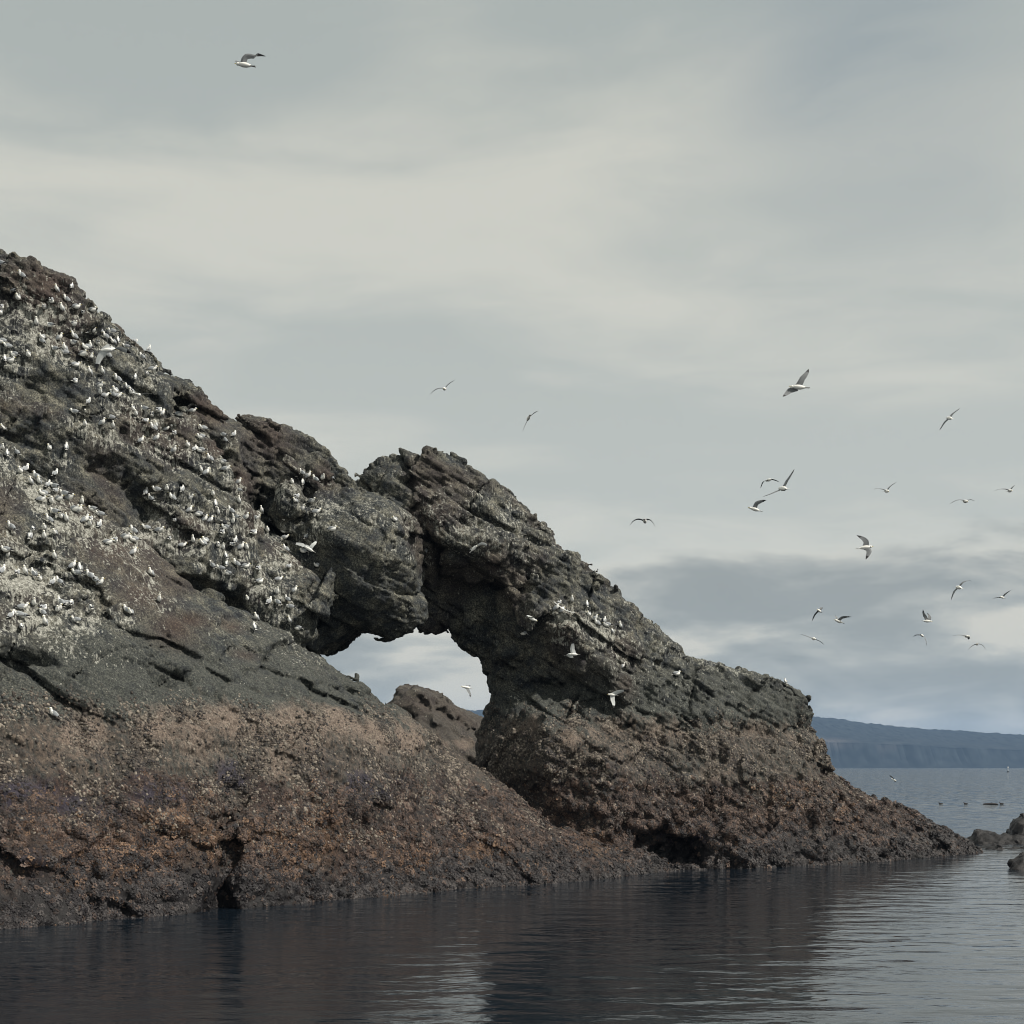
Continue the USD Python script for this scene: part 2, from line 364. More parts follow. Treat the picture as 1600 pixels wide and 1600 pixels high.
R.mass('right_leg', [(778, 1066, 80.5), (840, 1064, 79.3), (895, 1094, 78.8), (1040, 1160, 80), (1110, 1220, 80.5), (1085, 1345, 79), (1000, 1340, 77.5), (900, 1302, 76.5), (850, 1268, 77),
                     (770, 1215, 78.5), (747, 1185, 80), (745, 1135, 80.3), (850, 1120, 76.9), (855, 1200, 76.2), (930, 1180, 76.2)], base=[(990, 75), (1080, 77.4), (900, 76)], back=6, shrink=0.15)
R.mass('promontory', [(1040, 1015, 84), (1110, 1051, 85), (1180, 1077, 86.5), (1222, 1062, 87), (1240, 1065, 87), (1256, 1086, 87.5), (1271, 1108, 88), (1272, 1122, 88), (1252, 1142, 87), (1120, 1165, 83),
                      (1050, 1110, 81), (1170, 1120, 83.5)], back=6, shrink=0.15)
R.mass('promontory', [(1060, 1130, 81.5), (1245, 1128, 87), (1282, 1150, 88), (1288, 1168, 88), (1303, 1213, 88.5), (1312, 1250, 88), (1150, 1200, 81.5), (1230, 1210, 83.2)],
       base=[(1080, 77.6), (1200, 79.0), (1340, 83)], back=6, shrink=0.12)
R.mass('shore_toe', [(1270, 1205, 87.5), (1308, 1222, 88), (1345, 1243, 88.5), (1400, 1271, 90), (1460, 1299, 91), (1500, 1313, 92), (1543, 1331, 94), (1300, 1290, 84)],
       base=[(1150, 78.4), (1250, 79.8), (1340, 82.3), (1450, 86.3), (1545, 93)], back=4, shrink=0.08)
R.mass('right_shoulder', [(960, 1060, 79.2), (1060, 1040, 82), (1130, 1075, 83.4), (1140, 1160, 81.6), (1130, 1250, 80.2), (1040, 1240, 79.2), (980, 1160, 78.6)], back=6)
R.mass('right_shoulder', [(762, 1010, 80.4), (752, 965, 80), (785, 905, 78.4), (850, 880, 77.8), (830, 960, 77.6), (800, 1040, 78.9)], back=4)
R.mass('pyramid_boulder', [(395, 770, 73), (480, 770, 74), (500, 830, 73.6), (470, 880, 72.6), (420, 830, 72.2), (400, 800, 72.3)], back=4)
R.mass('brown_block', [(375, 730, 75), (440, 730, 75.2), (480, 790, 75), (420, 830, 74), (392, 800, 73.4), (380, 760, 73.2)], back=4)
R.mass('left_jamb', [(462, 965, 71.5), (520, 985, 73.6), (512, 1026, 73.4), (480, 1040, 71.6), (455, 1010, 70.6)], back=3)
R.mass('right_leg', [(742, 1150, 80.6), (800, 1100, 80), (800, 1230, 78.5), (770, 1225, 79), (745, 1200, 80.2)], back=4)
R.mass('arch_block', [(575, 790, 77.5), (640, 780, 78), (700, 820, 78.4), (700, 960, 79.6), (672, 975, 79.6), (630, 900, 78), (580, 860, 77)], back=5)
R.mass('red_rib', [(285, 604, 72.2), (318, 622, 72.8), (345, 645, 73.4), (362, 660, 74), (385, 690, 74), (395, 760, 73.2), (340, 690, 72.2)], back=5, shrink=0.1)
R.mass('brown_block', [(520, 750, 75.6), (575, 764, 76.2), (600, 800, 76), (540, 820, 75), (440, 820, 73.5), (430, 770, 74)], back=4)
R.mass('right_shoulder', [(764, 1030, 81), (800, 1010, 79.8), (850, 1060, 79), (850, 1100, 79), (778, 1090, 80.2), (766, 1062, 81)], back=5)
R.mass('bird_buttress', [(480, 800, 73.5), (520, 820, 73.2), (530, 880, 73.4), (500, 930, 73), (440, 860, 72.5)], back=4)
R.mass('brown_block', [(340, 640, 73.6), (372, 664, 74.4), (420, 720, 74.4), (420, 790, 73.6), (380, 780, 72.8), (340, 700, 72.6)], back=5)
# clefts and caves
R.carve(P(212, 868, 65.6), P(345, 950, 68.2), (0.4, 0.8), (1.2, 1.8, 1.0))
R.carve(P(985, 1300, 76), P(1075, 1336, 78.6), (0.35, 0.85), (1.2, 2.2, 0.9))
R.carve(P(352, 1235, 57.0), W(338, 55.4), (0.2, 0.62), (0.8, 3.5, 1))
R.carve(P(178, 1330, 52.5), W(172, 51.4), (0.15, 0.4), (0.8, 2.5, 1))
R.carve(P(600, 806, 77), P(745, 812, 76.6), 0.3, (1, 2.5, 1))
R.carve(P(666, 800, 76.6), P(680, 900, 76.8), 0.3, (1, 4, 1))
R.carve(P(640, 820, 74.5), P(672, 960, 76.5), 0.35, (0.8, 4, 1))
R.carve(P(628, 716, 78), P(650, 800, 77), 0.3, (1, 3, 1))
R.carve(P(50, 590, 63.8), P(155, 612, 64.2), 1.0, (1.2, 1.2, 1.2))
R.carve(P(120, 490, 66), P(140, 510, 66), 0.5, (1.4, 1.5, 0.8))
R.carve(P(0, 470, 64.6), P(25, 475, 64.6), 0.5, (1.4, 1.5, 0.8))
R.carve(P(180, 740, 65), P(230, 775, 66), 0.8, (1.2, 1.4, 1.2))
R.carve(P(320, 720, 68.5), P(335, 745, 68.5), 0.6, (1, 1.3, 1.5))
R.carve(P(855, 1072, 77.6), P(900, 1092, 77.4), 0.55, (1.2, 2, 0.7))
R.carve(P(120, 1032, 56.3), P(265, 1060, 58.7), 0.28, (1, 2.4, 1))
R.carve(P(10, 1020, 55.2), P(95, 1042, 56.2), 0.22, (1, 2.4, 1))

R.smooth(0.9)
def unit(*v):
    v = np.array(v, np.float32); return v / np.linalg.norm(v)
BED, STEEP, FACE = unit(.62, -.22, 1), unit(.95, -.25, -.40), unit(.12, -1, .55)
def hsh(a, b, c, seed):
    h = np.sin(a * 127.1 + b * 311.7 + c * 74.7 + seed * 17.31) * 43758.547
    return (h - np.floor(h)).astype(np.float32)
def joints(p, size, seed, bend=0.5):
    """Rock broken along three families of joints: per point a random step, a lean, and the distance to the nearest joint (metres)."""
    wob = [bend * (noise(p, 0.35 / max(size) * 2.2, seed + k) - 0.5) + 0.12 * (noise(p, 1.6 / max(size) * 2.2, seed + k + 2) - 0.5) for k in range(3)]
    s1 = p @ BED / size[0] + wob[0]; k1 = np.floor(s1)
    s2 = p @ STEEP / size[1] + wob[1] + hsh(k1, 0, 1, seed); k2 = np.floor(s2)
    s3 = p @ FACE / size[2] + wob[2] + hsh(k1, k2, 2, seed); k3 = np.floor(s3)
    fr = [s1 - k1, s2 - k2, s3 - k3]
    edge = np.minimum(np.minimum((0.5 - np.abs(fr[0] - 0.5)) * size[0], (0.5 - np.abs(fr[1] - 0.5)) * size[1] * 1.6), (0.5 - np.abs(fr[2] - 0.5)) * size[2] * 3)
    lean = sum((fr[i] - 0.5) * size[i] * (hsh(k1, k2, k3, seed + 3 + i) - 0.5) for i in range(3))
    return hsh(k1, k2, k3, seed) - 0.5, lean, edge
def large(p):
    d = -0.75 * (fbm(p, 0.17, 2, 1) - 0.5)
    s = p[:, 2] / 1.3 + 1.8 * fbm(p, 0.16, 2, 4)
    s = s - np.floor(s)
    up = sstep(8.5, 11.0, p[:, 2]) * sstep(0.45, 0.65, noise(p, 0.17, 2))
    return (d + up * 0.14 * (s - 0.5)).astype(np.float32)
R.add(1.3, large)
def lumps(p):
    w = np.array([{'right_shoulder': 1.0, 'right_leg': 0.9, 'promontory': 1.0, 'arch_block': 0.8, 'upper_massif': 0.85, 'red_rib': 0.5, 'brown_block': 0.6, 'bird_buttress': 0.8, 'shore_toe': 0.7, 'lower_slab': 0.2}.get(k, 0.3) for k in R.names], np.float32)
    k = w[ndimage.map_coordinates(R.id, ((p - R.lo) / R.h0).T, order=0)]
    q = p + 0.4 * np.stack([noise(p, 0.8, i) - 0.5 for i in range(3)], 1)
    v, e, t = blocks(q, (1.9, 1.5, 1.0), 6, J2)
    v2, e2, t2 = blocks(q, (0.9, 0.8, 0.6), 7, J1)
    return np.clip(k * (0.30 * (v - 0.5) + 0.13 * t + 0.16 * np.exp(-(e / 0.12) ** 2) + 0.15 * (v2 - 0.5) + 0.08 * t2 + 0.06 * np.exp(-(e2 / 0.1) ** 2)), -0.3, 0.22).astype(np.float32)
R.add(1.0, lumps)
def fine(p, calm=None):
    low = sstep(8.0, 6.0, p[:, 2])
    k = (1 - 0.45 * low) * (1 if calm is None else calm)
    v, t, e = joints(p, (2.3, 3.6, 4.5), 5, 0.95)
    open_ = 0.12 + 0.88 * sstep(0.42, 0.62, noise(p, 0.3, 5))
    d = k * (0.46 * v + 0.32 * t + 0.36 * (1 - 0.55 * low) * open_ * np.exp(-(e / 0.13) ** 2))
    brk = sstep(0.38, 0.62, noise(p, 0.27, 3)) * k
    v, t, e = joints(p, (0.75, 1.15, 1.5), 9, 0.6)
    d += brk * (0.22 * v + 0.26 * t + 0.13 * np.exp(-(e / 0.06) ** 2))
    d += 0.24 * (1 if calm is None else calm) * (0.5 - fbm(p, 1.0, 2, 2)) + (0.25 + 0.75 * low) * 0.14 * (0.5 - noise(p, 1.5, 1))
    return d.astype(np.float32)
SMOOTH_MASSES = {'hanging_boulder': 0.5, 'lower_slab': 0.62, 'arch_block': 0.8, 'right_shoulder': 0.75, 'right_leg': 0.7, 'promontory': 0.65}
calm_lut = np.array([SMOOTH_MASSES.get(k, 1.0) for k in R.names], np.float32)
def fine_main(p):
    return fine(p, calm_lut[ndimage.map_coordinates(R.id, ((p - R.lo) / R.h0).T, order=0)])
rv, rf, rid = R.surface(0.085, fine_main)
rn = vnormals(rv, rf)
# small relief on the vertices
def relief(v, n):
    low = sstep(7.6, 6.2, v[:, 2] + 1.2 * (noise(v, 0.5, 3) - 0.5))
    p = v.astype(np.float32)
    brk = 0.35 + 0.65 * sstep(0.35, 0.6, noise(p, 0.5, 4))
    cv, ct, ce = joints(p, (0.26, 0.42, 0.6), 13, 0.7)
    amp = -(1 - 0.4 * low) * brk * (0.075 * cv + 0.25 * ct + 0.05 * np.exp(-(ce / 0.03) ** 2))
    amp += 0.045 * (ridged(v * [1, 1, 1.3], 2.6, 2, 4) - 0.55) + 0.05 * (noise(v, 6.0, 2) - 0.5)
    q = v * [1, 1, 0.55]
    amp += low * (0.15 * (np.abs(2 * noise(q, 1.7, 1) - 1) - 0.4) + 0.10 * (noise(q, 4.2, 3) - 0.5))
    return v + n * amp[:, None]
rn0 = rn
rv = relief(rv, rn)
rn = vnormals(rv, rf)
print('rock', len(rv), 'verts', len(rf), 'tris')

# ------------------------------------------------------------------ materials
def mat_rock():
    # masks.r = droppings, .g = algae/lichen green, .b = brown soil; tide.r = barnacle band, .g = brown weed band, .b = black wet band
    n = {
        'geo': ('geometry', {}),
        'a1': ('attribute', {'attribute': 'masks'}), 's1': ('separate_color', {}),
        'a2': ('attribute', {'attribute': 'tide'}), 's2': ('separate_color', {}), 'a3': ('attribute', {'attribute': 'tint'}), 's3': ('separate_color', {}),
        'nb': ('noise_texture', {'scale': 1.3, 'detail': 8.0, 'roughness': 0.65}),
        'nf': ('noise_texture', {'scale': 14.0, 'detail': 6.0, 'roughness': 0.7}),
        'base': ('rgb_ramp', {'ramp': [(0.30, (0.011, 0.014, 0.020)), (0.44, (0.030, 0.034, 0.037)), (0.56, (0.070, 0.071, 0.064)), (0.72, (0.16, 0.155, 0.13))]}),
        'fm': ('rgb_ramp', {'ramp': [(0.32, (0.15, 0.165, 0.21)), (0.46, (0.66, 0.67, 0.68)), (0.56, (1.55, 1.52, 1.42)), (0.70, (3.3, 3.25, 2.95))]}),
        'bm': ('mix_color', {'blend_type': 'multiply', 'fac': 1.0, 'use_clamp': False}),
        # green
        'gf': ('math', {'math_type': 'multiply'}), 'gr': ('map_range', {'from_min': 0.22, 'from_max': 0.55, 'clamp': True}),
        'gcl': ('rgb_ramp', {'ramp': [(0.30, (0.012, 0.015, 0.018)), (0.46, (0.034, 0.038, 0.036)), (0.58, (0.075, 0.078, 0.069)), (0.72, (0.18, 0.18, 0.155))]}), 'mixg': ('mix_color', {'use_clamp': False}),
        # brown soil
        'mixs': ('mix_color', {'use_clamp': False}),
        'soil': ('rgb_ramp', {'ramp': [(0.3, (0.016, 0.013, 0.013)), (0.5, (0.048, 0.034, 0.029)), (0.72, (0.125, 0.09, 0.07))]}),
        # droppings: streaks running down
        'mp': ('mapping', {'scale': (8.5, 8.5, 0.8)}), 'ns': ('noise_texture', {'scale': 1.0, 'detail': 5.0, 'roughness': 0.65}),
        'nm': ('noise_texture', {'scale': 3.0, 'detail': 6.0, 'roughness': 0.65}),
        'sa': ('math', {'math_type': 'multiply_add', 'value2': 3.0, 'value3': -1.5}), 'sb': ('math', {'math_type': 'multiply_add', 'value2': 1.0, 'value3': -0.5}),
        'nw': ('noise_texture', {'scale': 6.5, 'detail': 3.0, 'roughness': 0.6}), 'sw': ('math', {'math_type': 'multiply_add', 'value2': 1.2, 'value3': -0.6}), 'ad3': ('math', {'math_type': 'add'}), 'ad': ('math', {'math_type': 'add'}), 'ad2': ('math', {'math_type': 'add'}),
        'gu': ('map_range', {'from_min': 0.44, 'from_max': 0.80, 'to_max': 0.9, 'clamp': True, 'range_type': 'smoothstep'}),
        'gcol': ('rgb_ramp', {'ramp': [(0.3, (0.085, 0.085, 0.075)), (0.46, (0.215, 0.215, 0.19)), (0.60, (0.44, 0.44, 0.40)), (0.70, (0.66, 0.66, 0.62))]}),
        'mixd': ('mix_color', {'use_clamp': False}),
        # barnacles
        'vb': ('voronoi_texture', {'scale': 22.0, 'feature': 'f1'}),
        'barn': ('rgb_ramp', {'ramp': [(0.30, (0.014, 0.012, 0.013)), (0.45, (0.044, 0.035, 0.031)), (0.58, (0.098, 0.078, 0.064)), (0.72, (0.23, 0.20, 0.165))]}),
        'mixb': ('mix_color', {'use_clamp': False}), 'fb': ('math', {'math_type': 'add'}), 'fbr': ('map_range', {'from_min': 0.8, 'from_max': 1.15, 'clamp': True}),
        # weed
        'weed': ('rgb_ramp', {'ramp': [(0.30, (0.008, 0.0065, 0.008)), (0.47, (0.026, 0.018, 0.017)), (0.6, (0.060, 0.041, 0.035)), (0.74, (0.17, 0.13, 0.11))]}),
        'mixw': ('mix_color', {'use_clamp': False}), 'fw': ('math', {'math_type': 'add'}), 'fwr': ('map_range', {'from_min': 0.8, 'from_max': 1.15, 'clamp': True}),
        'mixk': ('mix_color', {'b': (0.012, 0.011, 0.012), 'use_clamp': False}), 'fk': ('math', {'math_type': 'add'}), 'fkr': ('map_range', {'from_min': 0.8, 'from_max': 1.2, 'clamp': True}),
        'to': ('map_range', {'from_min': 0.72, 'from_max': 1.25, 'to_max': 0.8, 'clamp': True}), 'fo': ('math', {'math_type': 'add'}),
        'ocol': ('rgb_ramp', {'ramp': [(0.3, (0.022, 0.013, 0.010)), (0.5, (0.075, 0.045, 0.027)), (0.7, (0.17, 0.11, 0.07))]}), 'mixo': ('mix_color', {'use_clamp': False}),
        'tp': ('map_range', {'from_min': 0.85, 'from_max': 1.2, 'to_max': 0.85, 'clamp': True}), 'fp': ('math', {'math_type': 'add'}),
        'pcol': ('rgb_ramp', {'ramp': [(0.3, (0.012, 0.011, 0.018)), (0.55, (0.040, 0.036, 0.052)), (0.75, (0.10, 0.095, 0.11))]}), 'mixp': ('mix_color', {'use_clamp': False}),
        'tt': ('map_range', {'from_min': 0.8, 'from_max': 1.25, 'to_max': 0.8, 'clamp': True}), 'ft': ('math', {'math_type': 'add'}),
        'tcol': ('rgb_ramp', {'ramp': [(0.3, (0.050, 0.039, 0.033)), (0.5, (0.155, 0.120, 0.098)), (0.7, (0.33, 0.275, 0.23))]}), 'mixt': ('mix_color', {'use_clamp': False}),
        'mq': ('mapping', {'scale': (1.15, 1.15, 0.5)}), 'nq': ('noise_texture', {'scale': 5.0, 'detail': 7.0, 'roughness': 0.7}),
        'bh': ('math', {'math_type': 'multiply_add', 'value2': 0.35}),
        'bump': ('bump', {'strength': 0.75, 'distance': 0.09}),
        'rough': ('map_range', {'from_min': 0.0, 'from_max': 1.0, 'to_min': 0.85, 'to_max': 0.5, 'clamp': True}),
        'p': ('principled_bsdf', {'specular_ior_level': 0.25}),
    }
    L = [('a1.color', 's1.color'), ('a2.color', 's2.color'), ('a3.color', 's3.color')]
    for t in ('nb', 'nf', 'nm', 'nq', 'vb'):
        L.append(('mq.vector' if t == 'nq' else 'geo.position', t + '.vector'))
    L += [('geo.position', 'mq.vector'), ('geo.position', 'mp.vector'), ('mp.vector', 'ns.vector'),
          ('nb.fac', 'base.fac'), ('nf.fac', 'fm.fac'), ('base.color', 'bm.a'), ('fm.color', 'bm.b'),
          ('s1.g', 'gf.value1'), ('nb.fac', 'gf.value2'), ('gf.value', 'gr.value'), ('gr.result', 'mixg.fac'), ('bm.result', 'mixg.a'), ('nf.fac', 'gcl.fac'), ('gcl.color', 'mixg.b'),
          ('nf.fac', 'soil.fac'), ('s1.b', 'mixs.fac'), ('mixg.result', 'mixs.a'), ('soil.color', 'mixs.b'),
          ('ns.fac', 'sa.value1'), ('nm.fac', 'sb.value1'), ('s1.r', 'ad.value1'), ('sa.value', 'ad.value2'), ('ad.value', 'ad2.value1'), ('sb.value', 'ad2.value2'), ('geo.position', 'nw.vector'), ('nw.fac', 'sw.value1'), ('ad2.value', 'ad3.value1'), ('sw.value', 'ad3.value2'), ('ad3.value', 'gu.value'),
          ('nf.fac', 'gcol.fac'), ('gu.result', 'mixd.fac'), ('mixs.result', 'mixd.a'), ('gcol.color', 'mixd.b'),
          ('nq.fac', 'barn.fac'), ('s2.r', 'fb.value1'), ('nq.fac', 'fb.value2'), ('fb.value', 'fbr.value'), ('fbr.result', 'mixb.fac'), ('mixd.result', 'mixb.a'), ('barn.color', 'mixb.b'),
          ('nf.fac', 'weed.fac'), ('s2.g', 'fw.value1'), ('nq.fac', 'fw.value2'), ('fw.value', 'fwr.value'), ('fwr.result', 'mixw.fac'), ('s3.b', 'ft.value1'), ('nq.fac', 'ft.value2'), ('ft.value', 'tt.value'), ('tt.result', 'mixt.fac'), ('mixb.result', 'mixt.a'), ('nf.fac', 'tcol.fac'), ('tcol.color', 'mixt.b'), ('mixt.result', 'mixw.a'), ('weed.color', 'mixw.b'),
          ('s2.b', 'fk.value1'), ('nq.fac', 'fk.value2'), ('fk.value', 'fkr.value'), ('fkr.result', 'mixk.fac'), ('s3.r', 'fo.value1'), ('nq.fac', 'fo.value2'), ('fo.value', 'to.value'), ('to.result', 'mixo.fac'), ('mixw.result', 'mixo.a'), ('nf.fac', 'ocol.fac'), ('ocol.color', 'mixo.b'), ('s3.g', 'fp.value1'), ('nm.fac', 'fp.value2'), ('fp.value', 'tp.value'), ('tp.result', 'mixp.fac'), ('mixo.result', 'mixp.a'), ('nf.fac', 'pcol.fac'), ('pcol.color', 'mixp.b'), ('mixp.result', 'mixk.a'),
          ('mixk.result', 'p.base_color'),
          ('nf.fac', 'bh.value1'), ('nq.fac', 'bh.value3'), ('bh.value', 'bump.height'), ('bump.normal', 'p.normal'),
          ('s2.b', 'rough.value'), ('rough.result', 'p.roughness')]
    return usdkit.material(stage, '/World/Looks/rock', n, L, surface='p.BSDF')
M_ROCK = mat_rock()
def flat(name, col, rough=0.7, spec=0.3, vary=0.0, scale=8.0, trans=0.0):
    n = {'p': ('principled_bsdf', {'base_color': col, 'roughness': rough, 'specular_ior_level': spec})}
    L = []
    if vary:
        n.update({'g': ('geometry', {}), 't': ('noise_texture', {'scale': scale, 'detail': 4.0}),
                  'r': ('rgb_ramp', {'ramp': [(0.3, tuple(c * (1 - vary) for c in col)), (0.7, tuple(c * (1 + vary) for c in col))]})})
        L = [('g.position', 't.vector'), ('t.fac', 'r.fac'), ('r.color', 'p.base_color')]
    return usdkit.material(stage, '/World/Looks/' + name, n, L, surface='p.BSDF')
M_WHITE = flat('gull_white_feathers', (0.78, 0.78, 0.75), 0.8, 0.2)
M_GREY = flat('gull_grey_feathers', (0.34, 0.36, 0.38), 0.8, 0.2)
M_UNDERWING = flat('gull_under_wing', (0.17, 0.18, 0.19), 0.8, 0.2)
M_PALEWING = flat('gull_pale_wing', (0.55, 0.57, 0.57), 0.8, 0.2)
M_BLACK = flat('gull_black_feathers', (0.025, 0.025, 0.028), 0.7, 0.2)
M_BEAK = flat('gull_beak', (0.55, 0.45, 0.12), 0.5, 0.4)
M_LEG = flat('gull_leg', (0.04, 0.035, 0.035), 0.6, 0.3)
M_DUCK = flat('dark_plumage', (0.03, 0.028, 0.028), 0.7, 0.2)

def mat_water():
    n = {
        'geo': ('geometry', {}),
        'm1': ('mapping', {'scale': (0.42, 0.75, 1.0), 'rotation': (0, 0, 0.12)}), 'n1': ('noise_texture', {'scale': 1.0, 'detail': 3.0, 'roughness': 0.5, 'distortion': 0.3}),
        'm2': ('mapping', {'scale': (3.2, 5.5, 1.0), 'rotation': (0, 0, -0.2)}), 'n2': ('noise_texture', {'scale': 1.0, 'detail': 3.0, 'roughness': 0.55}),
        'm3': ('mapping', {'scale': (0.05, 0.12, 1.0), 'rotation': (0, 0, 0.1)}), 'n3': ('noise_texture', {'scale': 1.0, 'detail': 3.0}),
        'gust': ('map_range', {'from_min': 0.35, 'from_max': 0.65, 'to_min': 0.15, 'to_max': 1.5, 'clamp': True}),
        'h2': ('math', {'math_type': 'multiply'}),
        'h': ('math', {'math_type': 'multiply_add', 'value2': 0.075}),
        'sxyz': ('separate_xyz', {}), 'open': ('map_range', {'from_min': 85.0, 'from_max': 170.0, 'to_min': 1.0, 'to_max': 4.5, 'clamp': True}), 'ho': ('math', {'math_type': 'multiply'}), 'far': ('map_range', {'from_min': 110.0, 'from_max': 260.0, 'clamp': True}), 'mf': ('mapping', {'scale': (0.7, 1.3, 1.0)}), 'nfw': ('noise_texture', {'scale': 1.0, 'detail': 2.0}), 'vs': ('vector_math', {'math_type': 'subtract', 'vector2': (0.5, 0.5, 0.5)}), 'vm': ('vector_math', {'math_type': 'multiply', 'vector2': (0.9, 1.5, 0.0)}), 'va': ('vector_math', {'math_type': 'add', 'vector2': (0, 0, 1)}), 'vmix': ('mix_vector', {'use_clamp': False}), 'vn': ('vector_math', {'math_type': 'normalize'}),
        'bump': ('bump', {'strength': 1.0, 'distance': 0.092}),
        'p': ('principled_bsdf', {'base_color': (0.004, 0.007, 0.011), 'roughness': 0.04, 'ior': 1.333, 'specular_ior_level': 0.5}),
    }
    L = [('geo.position', 'm1.vector'), ('m1.vector', 'n1.vector'), ('geo.position', 'm2.vector'), ('m2.vector', 'n2.vector'), ('geo.position', 'm3.vector'), ('m3.vector', 'n3.vector'),
         ('n3.fac', 'gust.value'), ('n2.fac', 'h2.value1'), ('gust.result', 'h2.value2'), ('h2.value', 'h.value1'), ('n1.fac', 'h.value3'),
         ('geo.position', 'sxyz.vector'), ('sxyz.y', 'open.value'), ('sxyz.y', 'far.value'), ('geo.position', 'mf.vector'), ('mf.vector', 'nfw.vector'), ('nfw.color', 'vs.vector1'), ('vs.vector', 'vm.vector1'), ('vm.vector', 'va.vector1'), ('far.result', 'vmix.fac'), ('bump.normal', 'vmix.a'), ('va.vector', 'vmix.b'), ('vmix.result', 'vn.vector1'), ('vn.vector', 'p.normal'), ('h.value', 'ho.value1'), ('open.result', 'ho.value2'), ('ho.value', 'bump.height')]
    return usdkit.material(stage, '/World/Looks/sea', n, L, surface='p.BSDF')
M_SEA = mat_water()

# ------------------------------------------------------------------ sea
put('/World', 'sea', [(-9000, -200, 0), (9000, -200, 0), (9000, 14000, 0), (-9000, 14000, 0)], [[0, 1, 2, 3]], M_SEA, kind='structure')

# ------------------------------------------------------------------ rock colour zones (true colours of the rock, by height, place and aspect)
def project(v):
    return np.stack([800 + v[:, 0] / v[:, 1] * F, HOR - (v[:, 2] - EYE) / v[:, 1] * F], 1)
class Front:
    """Finds the rock surface that lies behind a pixel of the photograph."""
    def __init__(self, v, c=4):
        q = np.floor(project(v) / c).astype(int) + 100
        self.c, self.z = c, {}
        ok = (q >= 0).all(1) & (q < 700).all(1)
        self.buf = np.full((700, 700), -1)
        o = np.argsort(-v[ok, 1])
        idx = np.nonzero(ok)[0][o]
        self.buf[q[idx, 0], q[idx, 1]] = idx
        self.v = v
    def hit(self, px, py, r=1):
        i, j = int(px // self.c) + 100, int(py // self.c) + 100
        b = self.buf[i - r:i + r + 1, j - r:j + r + 1].ravel()
        b = b[b >= 0]
        return None if len(b) == 0 else b[np.argmin(self.v[b, 1])]
front = Front(rv)
def patch(v, items):
    """Sum of soft patches: (px, py, radius in px, weight[, height/width])."""
    out = np.zeros(len(v))
    tree = cKDTree(v)
    for it in items:
        h = front.hit(it[0], it[1], 2)
        if h is None:
            continue
        c = rv[h]; r = it[2] / F * c[1]; k = it[4] if len(it) > 4 else 1.0
        near = np.array(tree.query_ball_point(c, 2.0 * r * max(1, k)))
        if len(near) == 0:
            continue
        e = (v[near] - c) / [r, 2 * r, r * k]
        out[near] = np.maximum(out[near], it[3] * np.exp(-(e ** 2).sum(1)))
    return out
PALE = [(45, 490, 34, .9), (52, 522, 40, .9, .5), (88, 534, 26, .9), (20, 585, 30, .75, 2), (50, 610, 20, .6, 2), (112, 556, 30, .9, .5), (150, 600, 14, .7, 2.5), (136, 655, 18, .7), (180, 690, 26, .9, .7), (100, 718, 24, .85),
        (205, 632, 30, .5), (235, 690, 30, .5), (270, 700, 24, .6), (60, 770, 26, .6), (110, 812, 26, .6), (150, 835, 22, .45), (258, 850, 52, .85, .45), (235, 800, 14, .6, 2), (325, 880, 26, .9, .7), (330, 830, 30, .55),
        (25, 860, 20, .6), (40, 905, 34, .8), (80, 900, 24, .7, 1.8), (62, 965, 22, .85), (140, 975, 15, .75, 1.6), (20, 985, 30, .6), (205, 965, 18, .55), (190, 1022, 60, .7, .35), (110, 1010, 30, .5), (95, 1000, 20, .5),
        (300, 790, 20, .5, 2), (420, 782, 16, .85), (480, 840, 36, .8, .6), (520, 780, 26, .75), (565, 800, 30, .8), (590, 812, 22, .9), (560, 845, 34, .55), (620, 850, 20, .6), (650, 880, 12, .8, 2), (610, 872, 22, .6, .5), (440, 870, 30, .5), (420, 920, 30, .6, 1.6), (460, 965, 20, .6),
        (735, 812, 34, .95, .8), (700, 815, 20, .7), (690, 850, 26, .75, .8), (640, 812, 16, .7), (765, 850, 30, .7), (720, 842, 30, .7), (645, 796, 26, .75, .4), (690, 800, 28, .8, .35), (700, 760, 16, .6, 2), (675, 790, 20, .6, 2), (745, 770, 20, .6), (800, 815, 26, .6), (830, 866, 18, .75), (620, 730, 20, .4),
        (830, 890, 40, .5, .6), (880, 955, 34, .7), (920, 965, 34, .75), (945, 990, 24, .6), (820, 975, 24, .6), (865, 1008, 22, .9, .6), (905, 1000, 26, .6), (980, 1030, 34, .6, .5), (960, 1050, 26, .55), (810, 1080, 18, .7), (905, 1095, 18, .8), (850, 1020, 20, .5), (1075, 1085, 30, .5, .5), (1150, 1080, 26, .3), (1000, 1070, 34, .4)]
BROWN = [(70, 430, 60, .9), (30, 420, 40, .8), (100, 470, 40, .6), (340, 640, 34, 1.0), (322, 630, 26, 1.0), (300, 620, 26, .9), (430, 690, 50, .75), (390, 740, 30, .8), (350, 690, 26, .8), (515, 735, 26, .9), (450, 740, 30, .5), (140, 790, 50, .55), (190, 850, 50, .75), (230, 920, 46, .7), (280, 975, 34, .85), (310, 960, 30, .9, .5), (370, 970, 20, .9), (390, 1015, 20, .8, .5),
         (170, 700, 30, .4), (310, 830, 24, .7), (290, 845, 30, .5), (50, 920, 26, .5), (470, 860, 22, .7), (440, 845, 22, .6), (650, 820, 22, .5), (725, 810, 22, .4), (845, 885, 26, .4), (890, 975, 40, .5), (975, 1010, 34, .6), (985, 1060, 24, .7), (760, 890, 30, .6)]
